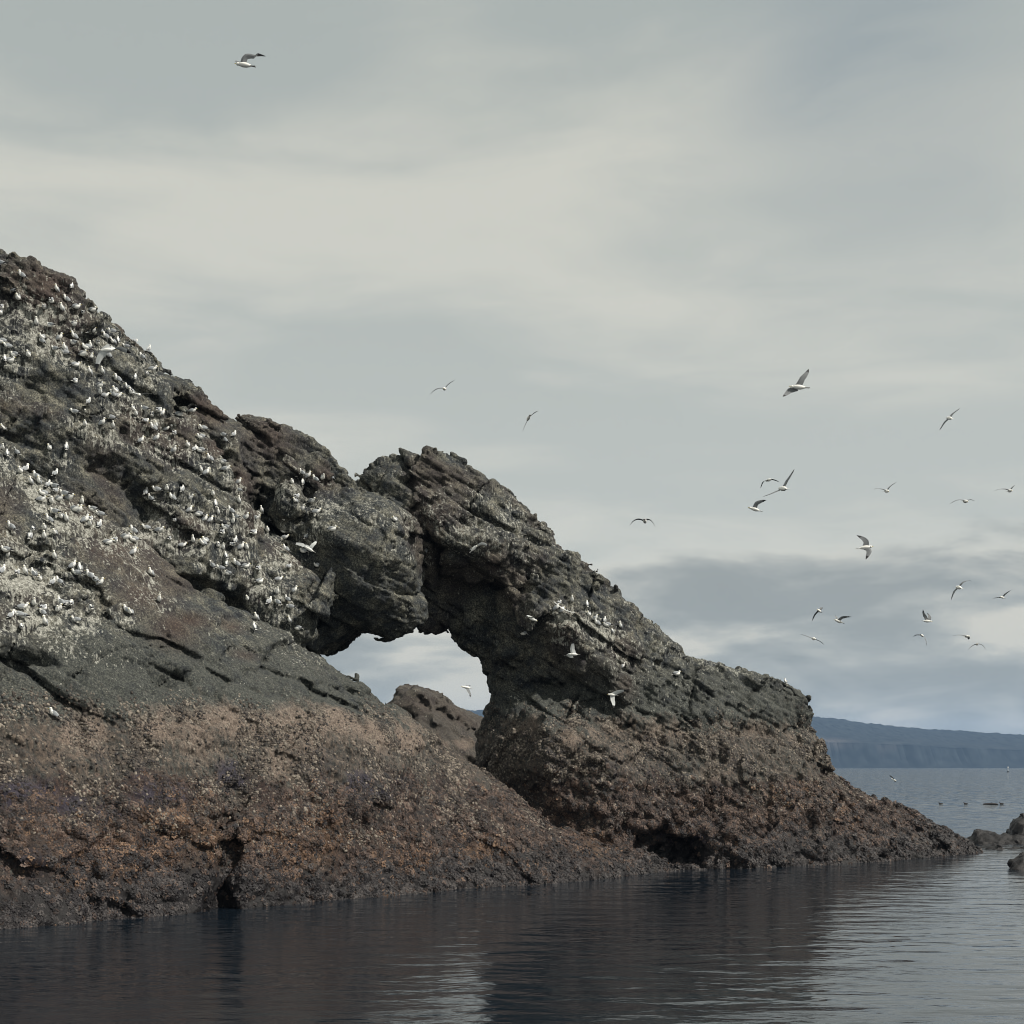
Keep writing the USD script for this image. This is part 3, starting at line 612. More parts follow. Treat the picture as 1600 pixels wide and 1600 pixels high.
PURPLE = [(45, 1235, 60, .9, .6), (115, 1250, 40, .8, .5), (180, 1262, 40, .8, .5), (262, 1235, 50, .95, .6), (230, 1200, 30, .5), (365, 1200, 24, .9, 1.3), (380, 1225, 20, .8), (572, 1222, 34, .95, .9), (610, 1230, 26, .9, .6), (640, 1215, 34, .7, .5), (520, 1180, 40, .4), (140, 1300, 34, .5), (50, 1350, 60, .6, .6), (450, 1390, 80, .5, .4), (860, 1160, 30, .4), (1000, 1235, 60, .5, .5), (1080, 1310, 70, .8, .5), (1200, 1310, 80, .6, .4), (950, 1270, 30, .4)]
TAN = [(412, 1125, 26, .8), (380, 1125, 30, .6), (645, 1150, 36, .8, .7), (600, 1140, 36, .6), (310, 1150, 46, .5), (280, 1130, 40, .5), (140, 1150, 60, .45, .6), (440, 1190, 34, .6), (480, 1140, 50, .5), (540, 1120, 34, .5), (440, 1215, 30, .5), (900, 1150, 40, .5, .6), (870, 1230, 20, .7, 1.4), (1000, 1165, 50, .4, .6), (1120, 1200, 40, .4), (1105, 1250, 40, 1.0, .5), (1140, 1262, 30, .9, .6), (1070, 1245, 24, .7), (790, 1300, 20, .6), (830, 1310, 24, .6, .5), (590, 1300, 16, .5), (940, 1215, 20, .3)]
ORANGE = [(290, 1290, 60, .9), (330, 1310, 40, .8), (465, 1320, 50, .9, .6), (420, 1300, 40, .6), (500, 1290, 50, .6), (770, 1330, 44, .8, .6), (830, 1365, 26, .9), (120, 1390, 40, .5), (200, 1340, 60, .5), (60, 1310, 60, .4), (640, 1350, 60, .5), (940, 1310, 60, .4, .4), (1250, 1235, 60, .4, .5), (1330, 1260, 30, .5)]
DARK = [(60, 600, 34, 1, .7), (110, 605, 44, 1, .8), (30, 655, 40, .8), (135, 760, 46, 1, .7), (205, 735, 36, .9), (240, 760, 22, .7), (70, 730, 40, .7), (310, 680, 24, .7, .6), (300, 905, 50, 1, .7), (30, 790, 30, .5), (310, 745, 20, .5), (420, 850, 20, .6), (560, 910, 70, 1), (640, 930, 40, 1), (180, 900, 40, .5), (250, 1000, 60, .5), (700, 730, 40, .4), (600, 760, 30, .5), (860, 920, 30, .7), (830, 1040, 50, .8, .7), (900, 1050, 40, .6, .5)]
def zones(v, n0, special=None, n1=None):
    n1 = n0 if n1 is None else n1
    z = v[:, 2]
    w1 = noise(v, 0.35, 0) - 0.5; w2 = noise(v, 0.9, 5) - 0.5
    zz = z + 1.3 * w1 + 0.9 * w2
    barn = sstep(8.0, 6.5, zz) * (0.40 + 0.22 * noise(v, 0.5, 2))
    streak = noise(v * [1, 1, 0.28], 1.1, 3)
    weed = sstep(5.4, 3.8, zz - 1.2 * (noise(v, 0.25, 2) - 0.5) - 1.6 * (streak - 0.5)) * (0.36 + 0.36 * streak)
    black = sstep(1.9, 0.3, zz) * 0.85 + 0.45 * sstep(0.62, 0.75, noise(v * [1, 1, 0.25], 0.9, 2)) * sstep(5.5, 4.0, zz)
    green = sstep(12.5, 8.5, zz) * 0.75 + 0.5 * noise(v, 0.33, 1)
    g = 0.07 * sstep(8.0, 10.5, zz) + 0.28 * sstep(0.42, 0.75, fbm(v, 0.5, 3, 3)) * sstep(8.5, 11.0, zz) + 0.12 * sstep(0.5, 0.95, n0[:, 2]) * sstep(9.0, 11.5, zz)
    soil = sstep(0.60, 0.75, fbm(v, 0.28, 2, 5)) * sstep(9, 12, zz) * 0.5
    # droppings lie on shelves and run down the faces below them
    upf = sstep(0.35, 0.75, n1[:, 2])
    above = upf[cKDTree(v).query(v + [0, 0.06, 0.38], workers=-1)[1]]
    above2 = upf[cKDTree(v).query(v + [0, 0.10, 0.8], workers=-1)[1]]
    perchy = sstep(9.0, 11.5, zz) * (0.45 + 0.75 * sstep(0.35, 0.6, noise(v, 0.23, 3)))
    g = g * 0.5 + perchy * np.maximum(np.maximum(0.12 * upf, 0.26 * above), 0.20 * above2)
    orange = 0.25 * noise(v, 0.3, 4)
    purple = sstep(0.62, 0.78, noise(v, 0.55, 4)) * sstep(6.6, 5.5, z) * 0.35
    fringe = noise(v * [1, 1, 0.35], 1.3, 5)
    tan = 0.22 * noise(v, 0.4, 3) + 0.5 * sstep(5.9, 6.9, zz) * sstep(8.6, 7.2, zz + 1.4 * (fringe - 0.5)) * sstep(0.3, 0.6, fringe)
    if special is not None:
        g, soil, orange, purple, tan = special(v, g, soil, orange, purple, tan)
    return {'masks': np.stack([g, green, soil], 1), 'tide': np.stack([barn, weed, black], 1), 'tint': np.stack([orange, purple, tan], 1)}

def main_extra(v, g, soil, orange, purple, tan):
    rib = np.isin(rid, [R.names.index(k) for k in ('red_rib', 'brown_block')])
    soil = np.maximum(soil, patch(v, BROWN) * (0.7 + 0.5 * noise(v, 0.9, 1)))
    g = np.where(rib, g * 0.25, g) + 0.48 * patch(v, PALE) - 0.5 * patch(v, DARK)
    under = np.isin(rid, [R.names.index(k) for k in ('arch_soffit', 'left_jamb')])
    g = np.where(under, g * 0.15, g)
    up = v[:, 2] > 8.5
    g = g + droppings(v)
    return g, soil, orange + patch(v, ORANGE), np.maximum(purple, patch(v, PURPLE)), tan + patch(v, TAN)
def droppings(v):
    """White streaks below every perched gull."""
    out = np.zeros(len(v))
    tree = cKDTree(v)
    for h in perch:
        c = rv[h] + [0, 0, -0.35]
        near = np.array(tree.query_ball_point(c, 1.0))
        e = (v[near] - c) / [0.22, 0.5, 0.42]
        out[near] = np.maximum(out[near], 0.42 * np.exp(-(e ** 2).sum(1)))
    return out
PERCHED = []
def _crop(x0, y0, k, pts):
    PERCHED.extend((x0 + a / k, y0 + b / k) for a, b in pts)
_crop(0, 380, 6.4, [(205, 325), (5, 195), (105, 480), (200, 520), (575, 460), (735, 425), (515, 560), (685, 560), (775, 610), (830, 685), (940, 640), (5, 605), (12, 680), (510, 800), (590, 795), (805, 880), (760, 915), (430, 915), (890, 890), (930, 865), (1020, 870), (1055, 905), (5, 970), (97, 1010), (540, 1050), (295, 1090), (145, 1085), (70, 1140), (110, 1140), (738, 975), (865, 1020), (920, 1030), (995, 980), (1140, 965), (1200, 965), (1268, 1025), (1360, 925), (840, 1085), (660, 1040), (640, 1090), (1420, 1115), (900, 1265), (910, 1140), (765, 1200), (1180, 1340), (1375, 1320), (1470, 1310), (1020, 1415), (1015, 1490), (1075, 1520), (1140, 1515), (1185, 1535), (1285, 1460), (1330, 1490), (1525, 1245), (1170, 1445), (430, 975)])
_crop(200, 580, 6.4, [(80, 45), (190, 30), (45, 215), (160, 370), (250, 415), (530, 225), (530, 405), (245, 545), (285, 530), (395, 555), (460, 550), (475, 600), (745, 550), (735, 625), (130, 690), (595, 710), (485, 785), (670, 750), (725, 770), (840, 860), (955, 890), (735, 960), (770, 1020), (990, 975), (1055, 640), (1120, 1100), (1110, 1190), (850, 1195), (300, 1165), (200, 1210), (550, 1180), (630, 1265), (700, 1400), (465, 1475), (880, 1330), (915, 1410), (1030, 1410), (775, 1475), (825, 1480), (1200, 1460), (1295, 1465), (1350, 1370), (985, 1520), (1075, 1510), (1430, 1490), (1555, 1445), (190, 1555), (60, 1580), (330, 1585), (215, 1285), (265, 1325), (180, 470)])
_crop(0, 630, 6.4, [(30, 250), (765, 90), (800, 100), (865, 105), (910, 110), (1045, 180), (1115, 145), (35, 415), (490, 425), (690, 450), (80, 495), (115, 490), (160, 500), (210, 650), (275, 650), (375, 715), (390, 780), (500, 805), (540, 820), (445, 880), (410, 945), (605, 920), (645, 905), (700, 945), (575, 890), (535, 965), (555, 1070), (830, 975), (755, 1020), (690, 1150), (810, 1085), (855, 1160), (915, 1140), (1000, 1200), (120, 1225), (350, 1250), (445, 1230), (330, 1350), (55, 1430), (545, 1535), (1090, 1360), (1160, 1350), (1270, 1310), (1345, 1270), (1475, 1250), (1345, 1480)])
_crop(0, 700, 4, [(20, 760), (112, 785), (155, 780), (220, 780), (450, 735), (505, 750), (335, 850), (380, 825), (600, 835), (630, 845), (1000, 945), (945, 780), (790, 1010), (820, 1025), (75, 1030), (115, 1030), (215, 970), (275, 985), (355, 1000), (380, 1010), (560, 985), (130, 1115)])
_crop(200, 780, 6.4, [(435, 385), (650, 410), (790, 380), (910, 440), (965, 470), (1080, 410), (1130, 480), (1190, 450), (940, 455), (835, 655), (980, 645), (940, 680), (1200, 625), (1330, 660), (1320, 800), (1490, 780), (1420, 1010), (1500, 1010), (1265, 1280), (990, 545), (1570, 490), (1570, 380)])
_crop(380, 700, 4.848, [(560, 235), (612, 215), (460, 250), (390, 380), (425, 360), (505, 400), (300, 505), (465, 465), (150, 450), (665, 605), (295, 610), (300, 660), (325, 770), (330, 890), (555, 865), (460, 780), (260, 985), (125, 995), (130, 890), (40, 860), (395, 1090), (205, 1150), (262, 1150), (335, 1145), (365, 1195), (350, 1300), (425, 1345), (80, 1360), (1145, 515), (190, 600), (110, 535)])
_crop(780, 900, 6.4, [(605, 245), (735, 220), (895, 265), (900, 355), (955, 415), (995, 460), (1055, 435), (1095, 450), (1140, 525), (1215, 480), (235, 545), (585, 310), (630, 320)])
_crop(800, 800, 3.2, [(830, 790), (560, 770)])
PERCHED += [(1228, 1054), (87, 1116), (664, 858)]
_keep = []
for _p in PERCHED:
    if all((_p[0] - _q[0]) ** 2 + (_p[1] - _q[1]) ** 2 > 36 for _q in _keep):
        _keep.append(_p)
PERCHED = _keep
_r = np.random.default_rng(23)
while len(PERCHED) < 292:
    _b = PERCHED[_r.integers(0, 200)]
    _p = (_b[0] + _r.normal(0, 20), _b[1] + _r.normal(0, 14))
    if _p[0] > 2 and _p[1] > 470 and _p[1] < 990 and all((_p[0] - _q[0]) ** 2 + (_p[1] - _q[1]) ** 2 > 70 for _q in PERCHED):
        PERCHED.insert(len(PERCHED) - 3, _p)
perch, perch_px = [], []
for bx, by in PERCHED:
    foot = by + 0.20 * F / 70
    for k in range(8):
        h = front.hit(bx, foot + 4 * k, 0 if k == 0 else 1)
        if h is not None:
            perch.append(h); perch_px.append((bx, by)); break
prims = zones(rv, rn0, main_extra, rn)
arch = xform('rock_arch', label='large dark sea rock with a natural arch, white droppings and brown tidal bands', category='rock')
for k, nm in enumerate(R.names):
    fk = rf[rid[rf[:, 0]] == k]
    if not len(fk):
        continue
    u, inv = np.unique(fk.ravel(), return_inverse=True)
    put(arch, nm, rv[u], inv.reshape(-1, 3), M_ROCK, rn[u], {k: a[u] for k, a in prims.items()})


# ------------------------------------------------------------------ other rocks
def small_rock(name, label, masses, lo, hi, h, h0=0.25, soft=0.8, tint=None, wet=0.0):
    r = Rock(lo, hi, h0)
    for kw in masses:
        r.mass('rock', **kw)
    r.smooth(soft)
    def rough(p):
        v, t, e = joints(p, (1.3, 1.9, 2.2), 15)
        return (0.26 * v + 0.25 * t + 0.2 * np.exp(-(e / 0.12) ** 2) - 0.5 * (fbm(p, 0.4, 2, 2) - 0.5)).astype(np.float32)
    r.add(1.0, rough)
    v, f, _ = r.surface(h, fine)
    n0 = vnormals(v, f)
    v = relief(v, n0); n = vnormals(v, f)
    z = zones(v, n0)
    if wet:
        z['tide'][:, 2] = np.maximum(z['tide'][:, 2], wet); z['masks'][:, 0] = 0
    if tint is not None:
        z = tint(v, z)
    put('/World', name, v, f, M_ROCK, n, z, label=label, category='rock')
    return v, f, n
def behind_tint(v, z):
    z['masks'][:, 0] *= 0.2
    z['masks'][:, 2] = np.maximum(z['masks'][:, 2], 0.35 + 0.3 * noise(v, 0.5, 2))
    z['tide'] *= 0.6
    return z
bv, bf, bn = small_rock('sea_stack', 'dark brown pointed rock seen through the opening of the arch',
    [dict(front=[(604, 1106, 112), (626, 1082, 112), (646, 1074, 112), (690, 1092, 113), (722, 1106, 114), (762, 1130, 115), (810, 1165, 115), (560, 1150, 110), (690, 1140, 109.5)],
          base=[(520, 106), (640, 104), (800, 107), (880, 112)], back=8, shrink=0.1)], (-18, 100, -1.5), (8, 128, 12.5), 0.16, 0.3, tint=behind_tint)
tv, tf, tn = small_rock('shore_rock', 'tall black wet rock at the right edge beyond the low reef',
    [dict(front=[(1578, 1304, 112), (1585, 1290, 112), (1596, 1277, 112), (1612, 1268, 112), (1660, 1266, 112), (1720, 1290, 112)], base=[(1574, 111), (1600, 109), (1720, 110)], back=5, shrink=0.1)],
    (33, 105, -1.5), (47, 122, 4.0), 0.12, wet=1.25)
small_rock('shore_rock', 'low black wet rock rising from the water at the lower right edge',
    [dict(front=[(1570, 1357, 78), (1586, 1348, 78.4), (1606, 1340, 78.6), (1650, 1330, 79), (1720, 1345, 79)], base=[(1556, 77.4), (1600, 76), (1720, 76)], back=4, shrink=0.1)],
    (22, 72, -1.5), (34, 88, 2.5), 0.09, wet=1.25)
small_rock('reef', 'low weed-covered reef between the tip of the arch rock and the right edge',
    [dict(front=[(1462, 1312, 101), (1480, 1307, 102), (1495, 1306, 102), (1508, 1309, 102)], base=[(1440, 97), (1515, 98)], back=3, shrink=0.05),
     dict(front=[(1502, 1310, 104), (1516, 1304, 105), (1530, 1300, 105), (1545, 1306, 105), (1556, 1310, 104)], base=[(1495, 100), (1560, 101)], back=3, shrink=0.05),
     dict(front=[(1544, 1309, 104), (1560, 1308, 105), (1572, 1310, 105), (1590, 1312, 105), (1640, 1312, 105)], base=[(1535, 100), (1650, 101)], back=3, shrink=0.05),
     dict(front=[(1480, 1322, 96), (1530, 1324, 96.5), (1600, 1322, 99), (1660, 1322, 99)], base=[(1470, 93.5), (1545, 95), (1660, 98)], back=6, shrink=0.05)],
    (24, 90, -1.5), (40, 112, 2.5), 0.11, wet=0.7)

# ------------------------------------------------------------------ brown seaweed and mussels: tufts on the tidal rock
def tuft(seed, n=13, L=1.0):
    r = np.random.default_rng(seed)
    V, Fc = [], []
    for k in range(n):
        a = r.uniform(0, 2 * math.pi); out = r.uniform(0.2, 1.0); ln = L * r.uniform(0.6, 1.1); w = r.uniform(0.10, 0.2)
        d = np.array([math.cos(a) * out, math.sin(a) * out, 0.55]); side = np.array([-math.sin(a), math.cos(a), r.uniform(-.5, .5)])
        p = np.array([math.cos(a), math.sin(a), 0]) * 0.12
        o = len(V)
        for i in range(4):
            t = i / 3
            q = p + d * ln * 0.55 * t + np.array([0, 0, -0.5]) * (t ** 2) * ln * 0.6
            ww = w * (0.6 + 0.9 * t if i < 3 else 0.25)
            V += [q - side * ww, q + side * ww]
        for i in range(3):
            b = o + 2 * i
            Fc += [[b, b + 1, b + 3], [b, b + 3, b + 2]]
    return np.array(V), np.array(Fc)
def weed_mat(name, dark, mid, light):
    n = {'oi': ('object_info', {}), 'geo': ('geometry', {}), 't': ('noise_texture', {'scale': 1.7, 'detail': 3.0}), 'ad': ('math', {'math_type': 'multiply_add', 'value2': 0.55}), 'sb': ('math', {'math_type': 'subtract', 'value2': 0.27}),
         'r': ('rgb_ramp', {'ramp': [(0.2, dark), (0.5, mid), (0.8, light)]}),
         'p': ('principled_bsdf', {'roughness': 0.6, 'specular_ior_level': 0.3})}
    return usdkit.material(stage, '/World/Looks/' + name, n, [('geo.position', 't.vector'), ('oi.random', 'ad.value1'), ('t.fac', 'ad.value3'), ('ad.value', 'sb.value1'), ('sb.value', 'r.fac'), ('r.color', 'p.base_color')], surface='p.BSDF')
M_WEED = weed_mat('seaweed_brown', (0.010, 0.008, 0.008), (0.036, 0.023, 0.019), (0.13, 0.09, 0.072))
M_WEEDO = weed_mat('seaweed_orange', (0.022, 0.013, 0.010), (0.068, 0.038, 0.024), (0.18, 0.112, 0.072))
M_WEEDK = weed_mat('mussels_dark', (0.007, 0.006, 0.008), (0.018, 0.016, 0.018), (0.06, 0.053, 0.052))
M_BARN = weed_mat('barnacles', (0.014, 0.012, 0.012), (0.055, 0.044, 0.037), (0.23, 0.20, 0.165))
def quat_to(nrm, spin):
    """Quaternions (w, x, y, z) that turn +z to the normals, after a spin about z."""
    z = np.array([0, 0, 1.0]); c = np.cross(np.broadcast_to(z, nrm.shape), nrm); w = 1 + nrm[:, 2]
    q = np.concatenate([w[:, None], c], 1); q /= np.maximum(np.linalg.norm(q, axis=1, keepdims=True), 1e-9)
    s = np.stack([np.cos(spin / 2), 0 * spin, 0 * spin, np.sin(spin / 2)], 1)
    w1, x1, y1, z1 = q.T; w2, x2, y2, z2 = s.T
    return np.stack([w1 * w2 - x1 * x2 - y1 * y2 - z1 * z2, w1 * x2 + x1 * w2 + y1 * z2 - z1 * y2, w1 * y2 - x1 * z2 + y1 * w2 + z1 * x2, w1 * z2 + x1 * y2 - y1 * x2 + z1 * w2], 1)
def scatter(name, label, category, pts, nrm, size, mats, lump=False, which=None):
    pi = UsdGeom.PointInstancer.Define(stage, numbered('/World/' + name))
    data(pi.GetPrim(), kind='stuff', label=label, category=category)
    paths = []
    for k, m in enumerate(mats):
        pr = f'{pi.GetPath()}/{"lump" if lump else "tuft"}' + (f'_{k:03d}' if k else '')
        if lump:
            b = trimesh.creation.icosphere(1, 0.5)
            v = b.vertices * (1 + 0.9 * (noise(b.vertices, 2.3, k)[:, None] - 0.5)) * [1, 1, 0.7]; f = b.faces
        else:
            v, f = tuft(40 + k)
        put(str(pi.GetPath()), 'lump' if lump else 'tuft', v, f, m)
        paths.append(Sdf.Path(pr))
    r = np.random.default_rng(len(name) * 31)
    pi.CreatePrototypesRel().SetTargets(paths)
    pi.CreateProtoIndicesAttr(Vt.IntArray.FromNumpy((r.integers(0, len(mats), len(pts)) if which is None else which).astype(np.int32)))
    pi.CreatePositionsAttr(Vt.Vec3fArray.FromNumpy(pts.astype(np.float32)))
    q = quat_to(nrm, r.uniform(0, 6.28, len(pts))).astype(np.float32)
    pi.CreateOrientationsAttr(Vt.QuathArray([Gf.Quath(float(a), float(b), float(c), float(d)) for a, b, c, d in q]))
    pi.CreateScalesAttr(Vt.Vec3fArray.FromNumpy(np.repeat(size[:, None], 3, 1).astype(np.float32)))
toc = np.array([0, 0, EYE]) - rv; toc /= np.linalg.norm(toc, axis=1, keepdims=True)
facing = (rn * toc).sum(1) > -0.15
pj = project(rv)
inview = facing & (pj[:, 0] > -60) & (pj[:, 0] < 1660) & (rv[:, 2] > -0.15)
zz = rv[:, 2] + 1.6 * (noise(rv, 0.3, 2) - 0.5) + 0.8 * (noise(rv, 1.1, 3) - 0.5)
wt = inview * sstep(5.2, 3.4, zz) * (0.25 + sstep(0.35, 0.6, noise(rv, 0.8, 1))) * (0.6 + prims['tint'][:, 0])
pick = rng.choice(len(rv), 42000, replace=False, p=wt / wt.sum())
hot = np.clip(prims['tint'][pick, 0] * 1.1 - 0.15, 0.02, 0.8); dk = sstep(2.2, 0.4, zz[pick]) * 0.75 + 0.1
u = rng.random(len(pick))
kind = np.where(u < dk, 4, np.where(rng.random(len(pick)) < hot, 2, 0)) + rng.integers(0, 2, len(pick))
scatter('seaweed', 'brown rockweed hanging on the tidal foot of the arch rock', 'seaweed', rv[pick], rn[pick], rng.uniform(0.10, 0.30, len(pick)) * (0.8 + 0.25 * (rv[pick, 1] - 50) / 30),
        [M_WEED, M_WEED, M_WEEDO, M_WEEDO, M_WEEDK, M_WEEDK], which=kind)
wt = inview * sstep(8.6, 6.2, zz) * sstep(2.0, 3.6, zz) * (0.08 + sstep(0.42, 0.68, noise(rv, 0.9, 5)))
pick = rng.choice(len(rv), 45000, replace=False, p=wt / wt.sum())
kind = np.where(prims['tint'][pick, 1] * 0.9 > rng.random(len(pick)), 2, 0) + rng.integers(0, 2, len(pick))
scatter('barnacles', 'crust of barnacles and mussels above the weed on the arch rock', 'barnacles', rv[pick], rn[pick], 0.035 + 0.085 * rng.random(len(pick)) ** 2, [M_BARN, M_BARN, M_WEEDK, M_WEEDK], lump=True, which=kind)

# ------------------------------------------------------------------ far shore
def far_shore():
    D0 = 6000.0
    px = np.arange(-500, 2400, 2.5)
    prof = np.interp(px, [-500, 300, 700, 1000, 1180, 1280, 1360, 1430, 1500, 1600, 1750, 2000, 2400], [1128, 1112, 1107, 1109, 1111, 1114, 1117, 1123, 1131, 1139, 1146, 1152, 1160])
    x = (px - 800) / F * D0
    top = EYE + (HOR - prof) / F * D0 * 1.22
    rows = 44
    t = np.linspace(0, 1, rows)
    # foot, bluff and the long slope behind it
    yy = np.interp(t, [0, 0.05, 0.45, 0.9, 1], [0, 20, 130, 1300, 3200])
    zz = np.interp(t, [0, 0.05, 0.45, 0.9, 1], [-3, 4, 0.36, 1.0, 1.0])
    X, T = np.meshgrid(x, t, indexing='ij')
    Y = D0 + np.interp(T, t, yy)
    h = np.interp(T, [0, 0.04, 0.45, 0.9, 1.0], [0, 0.015, 0.42, 1.0, 0.9])
    Z = -4 + top[:, None] * h
    P3 = np.stack([X, Y, Z], -1).reshape(-1, 3)
    gul = ridged(np.stack([P3[:, 0], 0 * P3[:, 0], P3[:, 2] * 0.25 - P3[:, 0] * 0.2], 1), 1 / 110, 3, 2)
    face = (sstep(0.03, 0.2, T) * sstep(0.55, 0.4, T)).reshape(-1)
    P3[:, 1] += face * 90 * (gul - 0.6)
    P3[:, 2] += (sstep(0.3, 0.9, T)).reshape(-1) * (14 * (fbm(P3, 1 / 160, 3, 1) - 0.5) + 9 * (noise(P3, 1 / 14, 3) - 0.4))
    P3[:, 1] += (sstep(0.45, 0.6, T)).reshape(-1) * 60 * (noise(P3, 1 / 90, 4) - 0.5)
    nx = len(px)
    i = np.arange(nx - 1)[:, None] * rows + np.arange(rows - 1)[None]
    f = np.stack([i, i + rows, i + rows + 1, i + 1], -1).reshape(-1, 4)
    bare = face * sstep(0.45, 0.75, fbm(P3, 1 / 260, 3, 5)) * (0.25 + 0.75 * sstep(0.5, 0.8, gul))
    pale = 0.8 * sstep(0.86, 0.93, noise(P3 * [1, 0.3, 2.5], 1 / 60, 2)) * (T.reshape(-1) > 0.5) * 0
    n = {'a': ('attribute', {'attribute': 'bare'}), 'sp': ('separate_color', {}), 'geo': ('geometry', {}), 'm': ('mapping', {'scale': (0.03, 0.012, 0.03)}), 't': ('noise_texture', {'scale': 1.0, 'detail': 5.0}),
         'fo': ('rgb_ramp', {'ramp': [(0.3, (0.010, 0.014, 0.018)), (0.7, (0.028, 0.036, 0.040))]}), 'mx': ('mix_color', {'b': (0.13, 0.115, 0.11), 'use_clamp': False}),
         'p': ('principled_bsdf', {'roughness': 0.95, 'specular_ior_level': 0.1})}
    m = usdkit.material(stage, '/World/Looks/far_forest', n, [('a.color', 'sp.color'), ('geo.position', 'm.vector'), ('m.vector', 't.vector'), ('t.fac', 'fo.fac'), ('sp.r', 'mx.fac'), ('fo.color', 'mx.a'), ('mx.result', 'p.base_color')], surface='p.BSDF')
    put('/World', 'far_hills', P3, f, m, prim={'bare': np.stack([bare, pale, bare], 1)}, kind='structure')
far_shore()

# ------------------------------------------------------------------ gulls
def loft(points, ry, rz, up=(0, 0, 1), n=10, caps=True):
    """Tube with elliptical sections along points; returns vertices and triangles."""
    p = np.asarray(points, float); up = np.asarray(up, float)
    V, Fc = [], []
    for i in range(len(p)):
        t = p[min(i + 1, len(p) - 1)] - p[max(i - 1, 0)]; t /= np.linalg.norm(t)
        s = np.cross(up, t); s /= max(np.linalg.norm(s), 1e-9); u = np.cross(t, s)
        for k in range(n):
            a = 2 * math.pi * k / n
            V.append(p[i] + s * math.cos(a) * ry[i] + u * math.sin(a) * rz[i])
    for i in range(len(p) - 1):
        for k in range(n):
            a, b = i * n + k, i * n + (k + 1) % n
            Fc += [[a, b, b + n], [a, b + n, a + n]]
    for i, flip in ((0, 1), (len(p) - 1, 0)):
        c = len(V); V.append(p[i])
        for k in range(n):
            a, b = i * n + k, i * n + (k + 1) % n
            Fc.append([c, b, a] if flip else [c, a, b])
    return np.array(V), np.array(Fc)
def smooth_put(parent, name, vf, mat, **kw):
    v, f = vf
    return put(parent, name, v, f, mat, vnormals(v, f), **kw)
def ball(c, r, squash=(1, 1, 1)):
    b = trimesh.creation.icosphere(2, 1.0)
    return b.vertices * np.array(squash) * r + np.asarray(c), b.faces
def join(*vf):
    o, V, Fc = 0, [], []
    for v, f in vf:
        V.append(v); Fc.append(np.asarray(f) + o); o += len(v)
    return np.concatenate(V), np.concatenate(Fc)
def perched(root, pose):
    """A gull at rest, facing +x, feet at the origin, about 0.40 m tall when upright."""
    if pose == 'upright':
        body = [(-0.13, 0, 0.09), (-0.09, 0, 0.12), (-0.03, 0, 0.165), (0.03, 0, 0.21), (0.065, 0, 0.265), (0.072, 0, 0.305), (0.078, 0, 0.33)]
        ry = [0.012, 0.045, 0.070, 0.076, 0.060, 0.044, 0.040]; rz = [0.012, 0.045, 0.072, 0.080, 0.062, 0.044, 0.040]
        head, beak, sh, tip, leg = (0.088, 0, 0.352), (1, -0.08), (0.03, 0.235), (-0.20, 0.055), 0.12
    elif pose == 'sitting':
        body = [(-0.17, 0, 0.085), (-0.12, 0, 0.085), (-0.04, 0, 0.085), (0.05, 0, 0.095), (0.11, 0, 0.125), (0.125, 0, 0.16), (0.13, 0, 0.185)]
        ry = [0.012, 0.05, 0.088, 0.088, 0.06, 0.044, 0.040]; rz = [0.012, 0.05, 0.082, 0.085, 0.062, 0.044, 0.040]
        head, beak, sh, tip, leg = (0.142, 0, 0.208), (1, -0.05), (0.07, 0.14), (-0.25, 0.10), 0
    else:       # leaning: body level, neck forward
        body = [(-0.17, 0, 0.155), (-0.12, 0, 0.16), (-0.05, 0, 0.17), (0.04, 0, 0.185), (0.10, 0, 0.215), (0.13, 0, 0.25), (0.14, 0, 0.27)]
        ry = [0.012, 0.045, 0.074, 0.076, 0.056, 0.043, 0.040]; rz = [0.012, 0.045, 0.076, 0.080, 0.058, 0.043, 0.040]
        head, beak, sh, tip, leg = (0.15, 0, 0.29), (1, -0.12), (0.07, 0.21), (-0.26, 0.15), 0.12
    hx, _, hz = head
    smooth_put(root, 'body', loft(body, ry, rz), M_WHITE)
    smooth_put(root, 'head', ball(head, 0.046, (1.1, 0.95, 1.0)), M_WHITE)
    smooth_put(root, 'beak', loft([(hx + 0.035, 0, hz), (hx + 0.065, 0, hz - 0.004), (hx + 0.095, 0, hz - 0.016)], [0.014, 0.011, 0.003], [0.015, 0.012, 0.003], n=6), M_BEAK)
    tb = np.array(body[0])
    smooth_put(root, 'tail', loft([tb + (0.04, 0, 0.01), tb + (-0.05, 0, -0.02), tb + (-0.12, 0, -0.05)], [0.03, 0.04, 0.05], [0.014, 0.01, 0.004], n=8), M_WHITE)
    for s in (-1, 1):
        a = np.array([sh[0], 0, sh[1]]); b = np.array([tip[0], 0, tip[1]])
        t = np.linspace(0, 1, 6)[:, None]
        mid = a + (b - a) * t
        w = np.array([0.052, 0.078, 0.076, 0.062, 0.044, 0.026])
        off = np.interp(t[:, 0], [0, 0.3, 0.7, 1], [0.048, 0.066, 0.05, 0.016]) * s
        mid = mid + np.stack([0 * off, off, 0.012 * np.sin(t[:, 0] * math.pi)], 1)
        smooth_put(root, 'wing', loft(mid[:5], np.full(5, 0.017), w[:5], n=8), M_GREY)
        end = [mid[4], mid[5], mid[5] + (b - a) * 0.22]
        smooth_put(root, 'wing_tip', loft(end, [0.015, 0.012, 0.003], [w[4] * 0.92, w[5], 0.005], n=6), M_BLACK)
        if leg:
            smooth_put(root, 'leg', loft([(-0.01, 0.03 * s, leg), (0.0, 0.03 * s, 0.05), (0.0, 0.03 * s, 0.0), (0.045, 0.03 * s, -0.002)], [0.009, 0.006, 0.006, 0.012], [0.009, 0.006, 0.006, 0.003], up=(0, 1, 0), n=5), M_LEG)

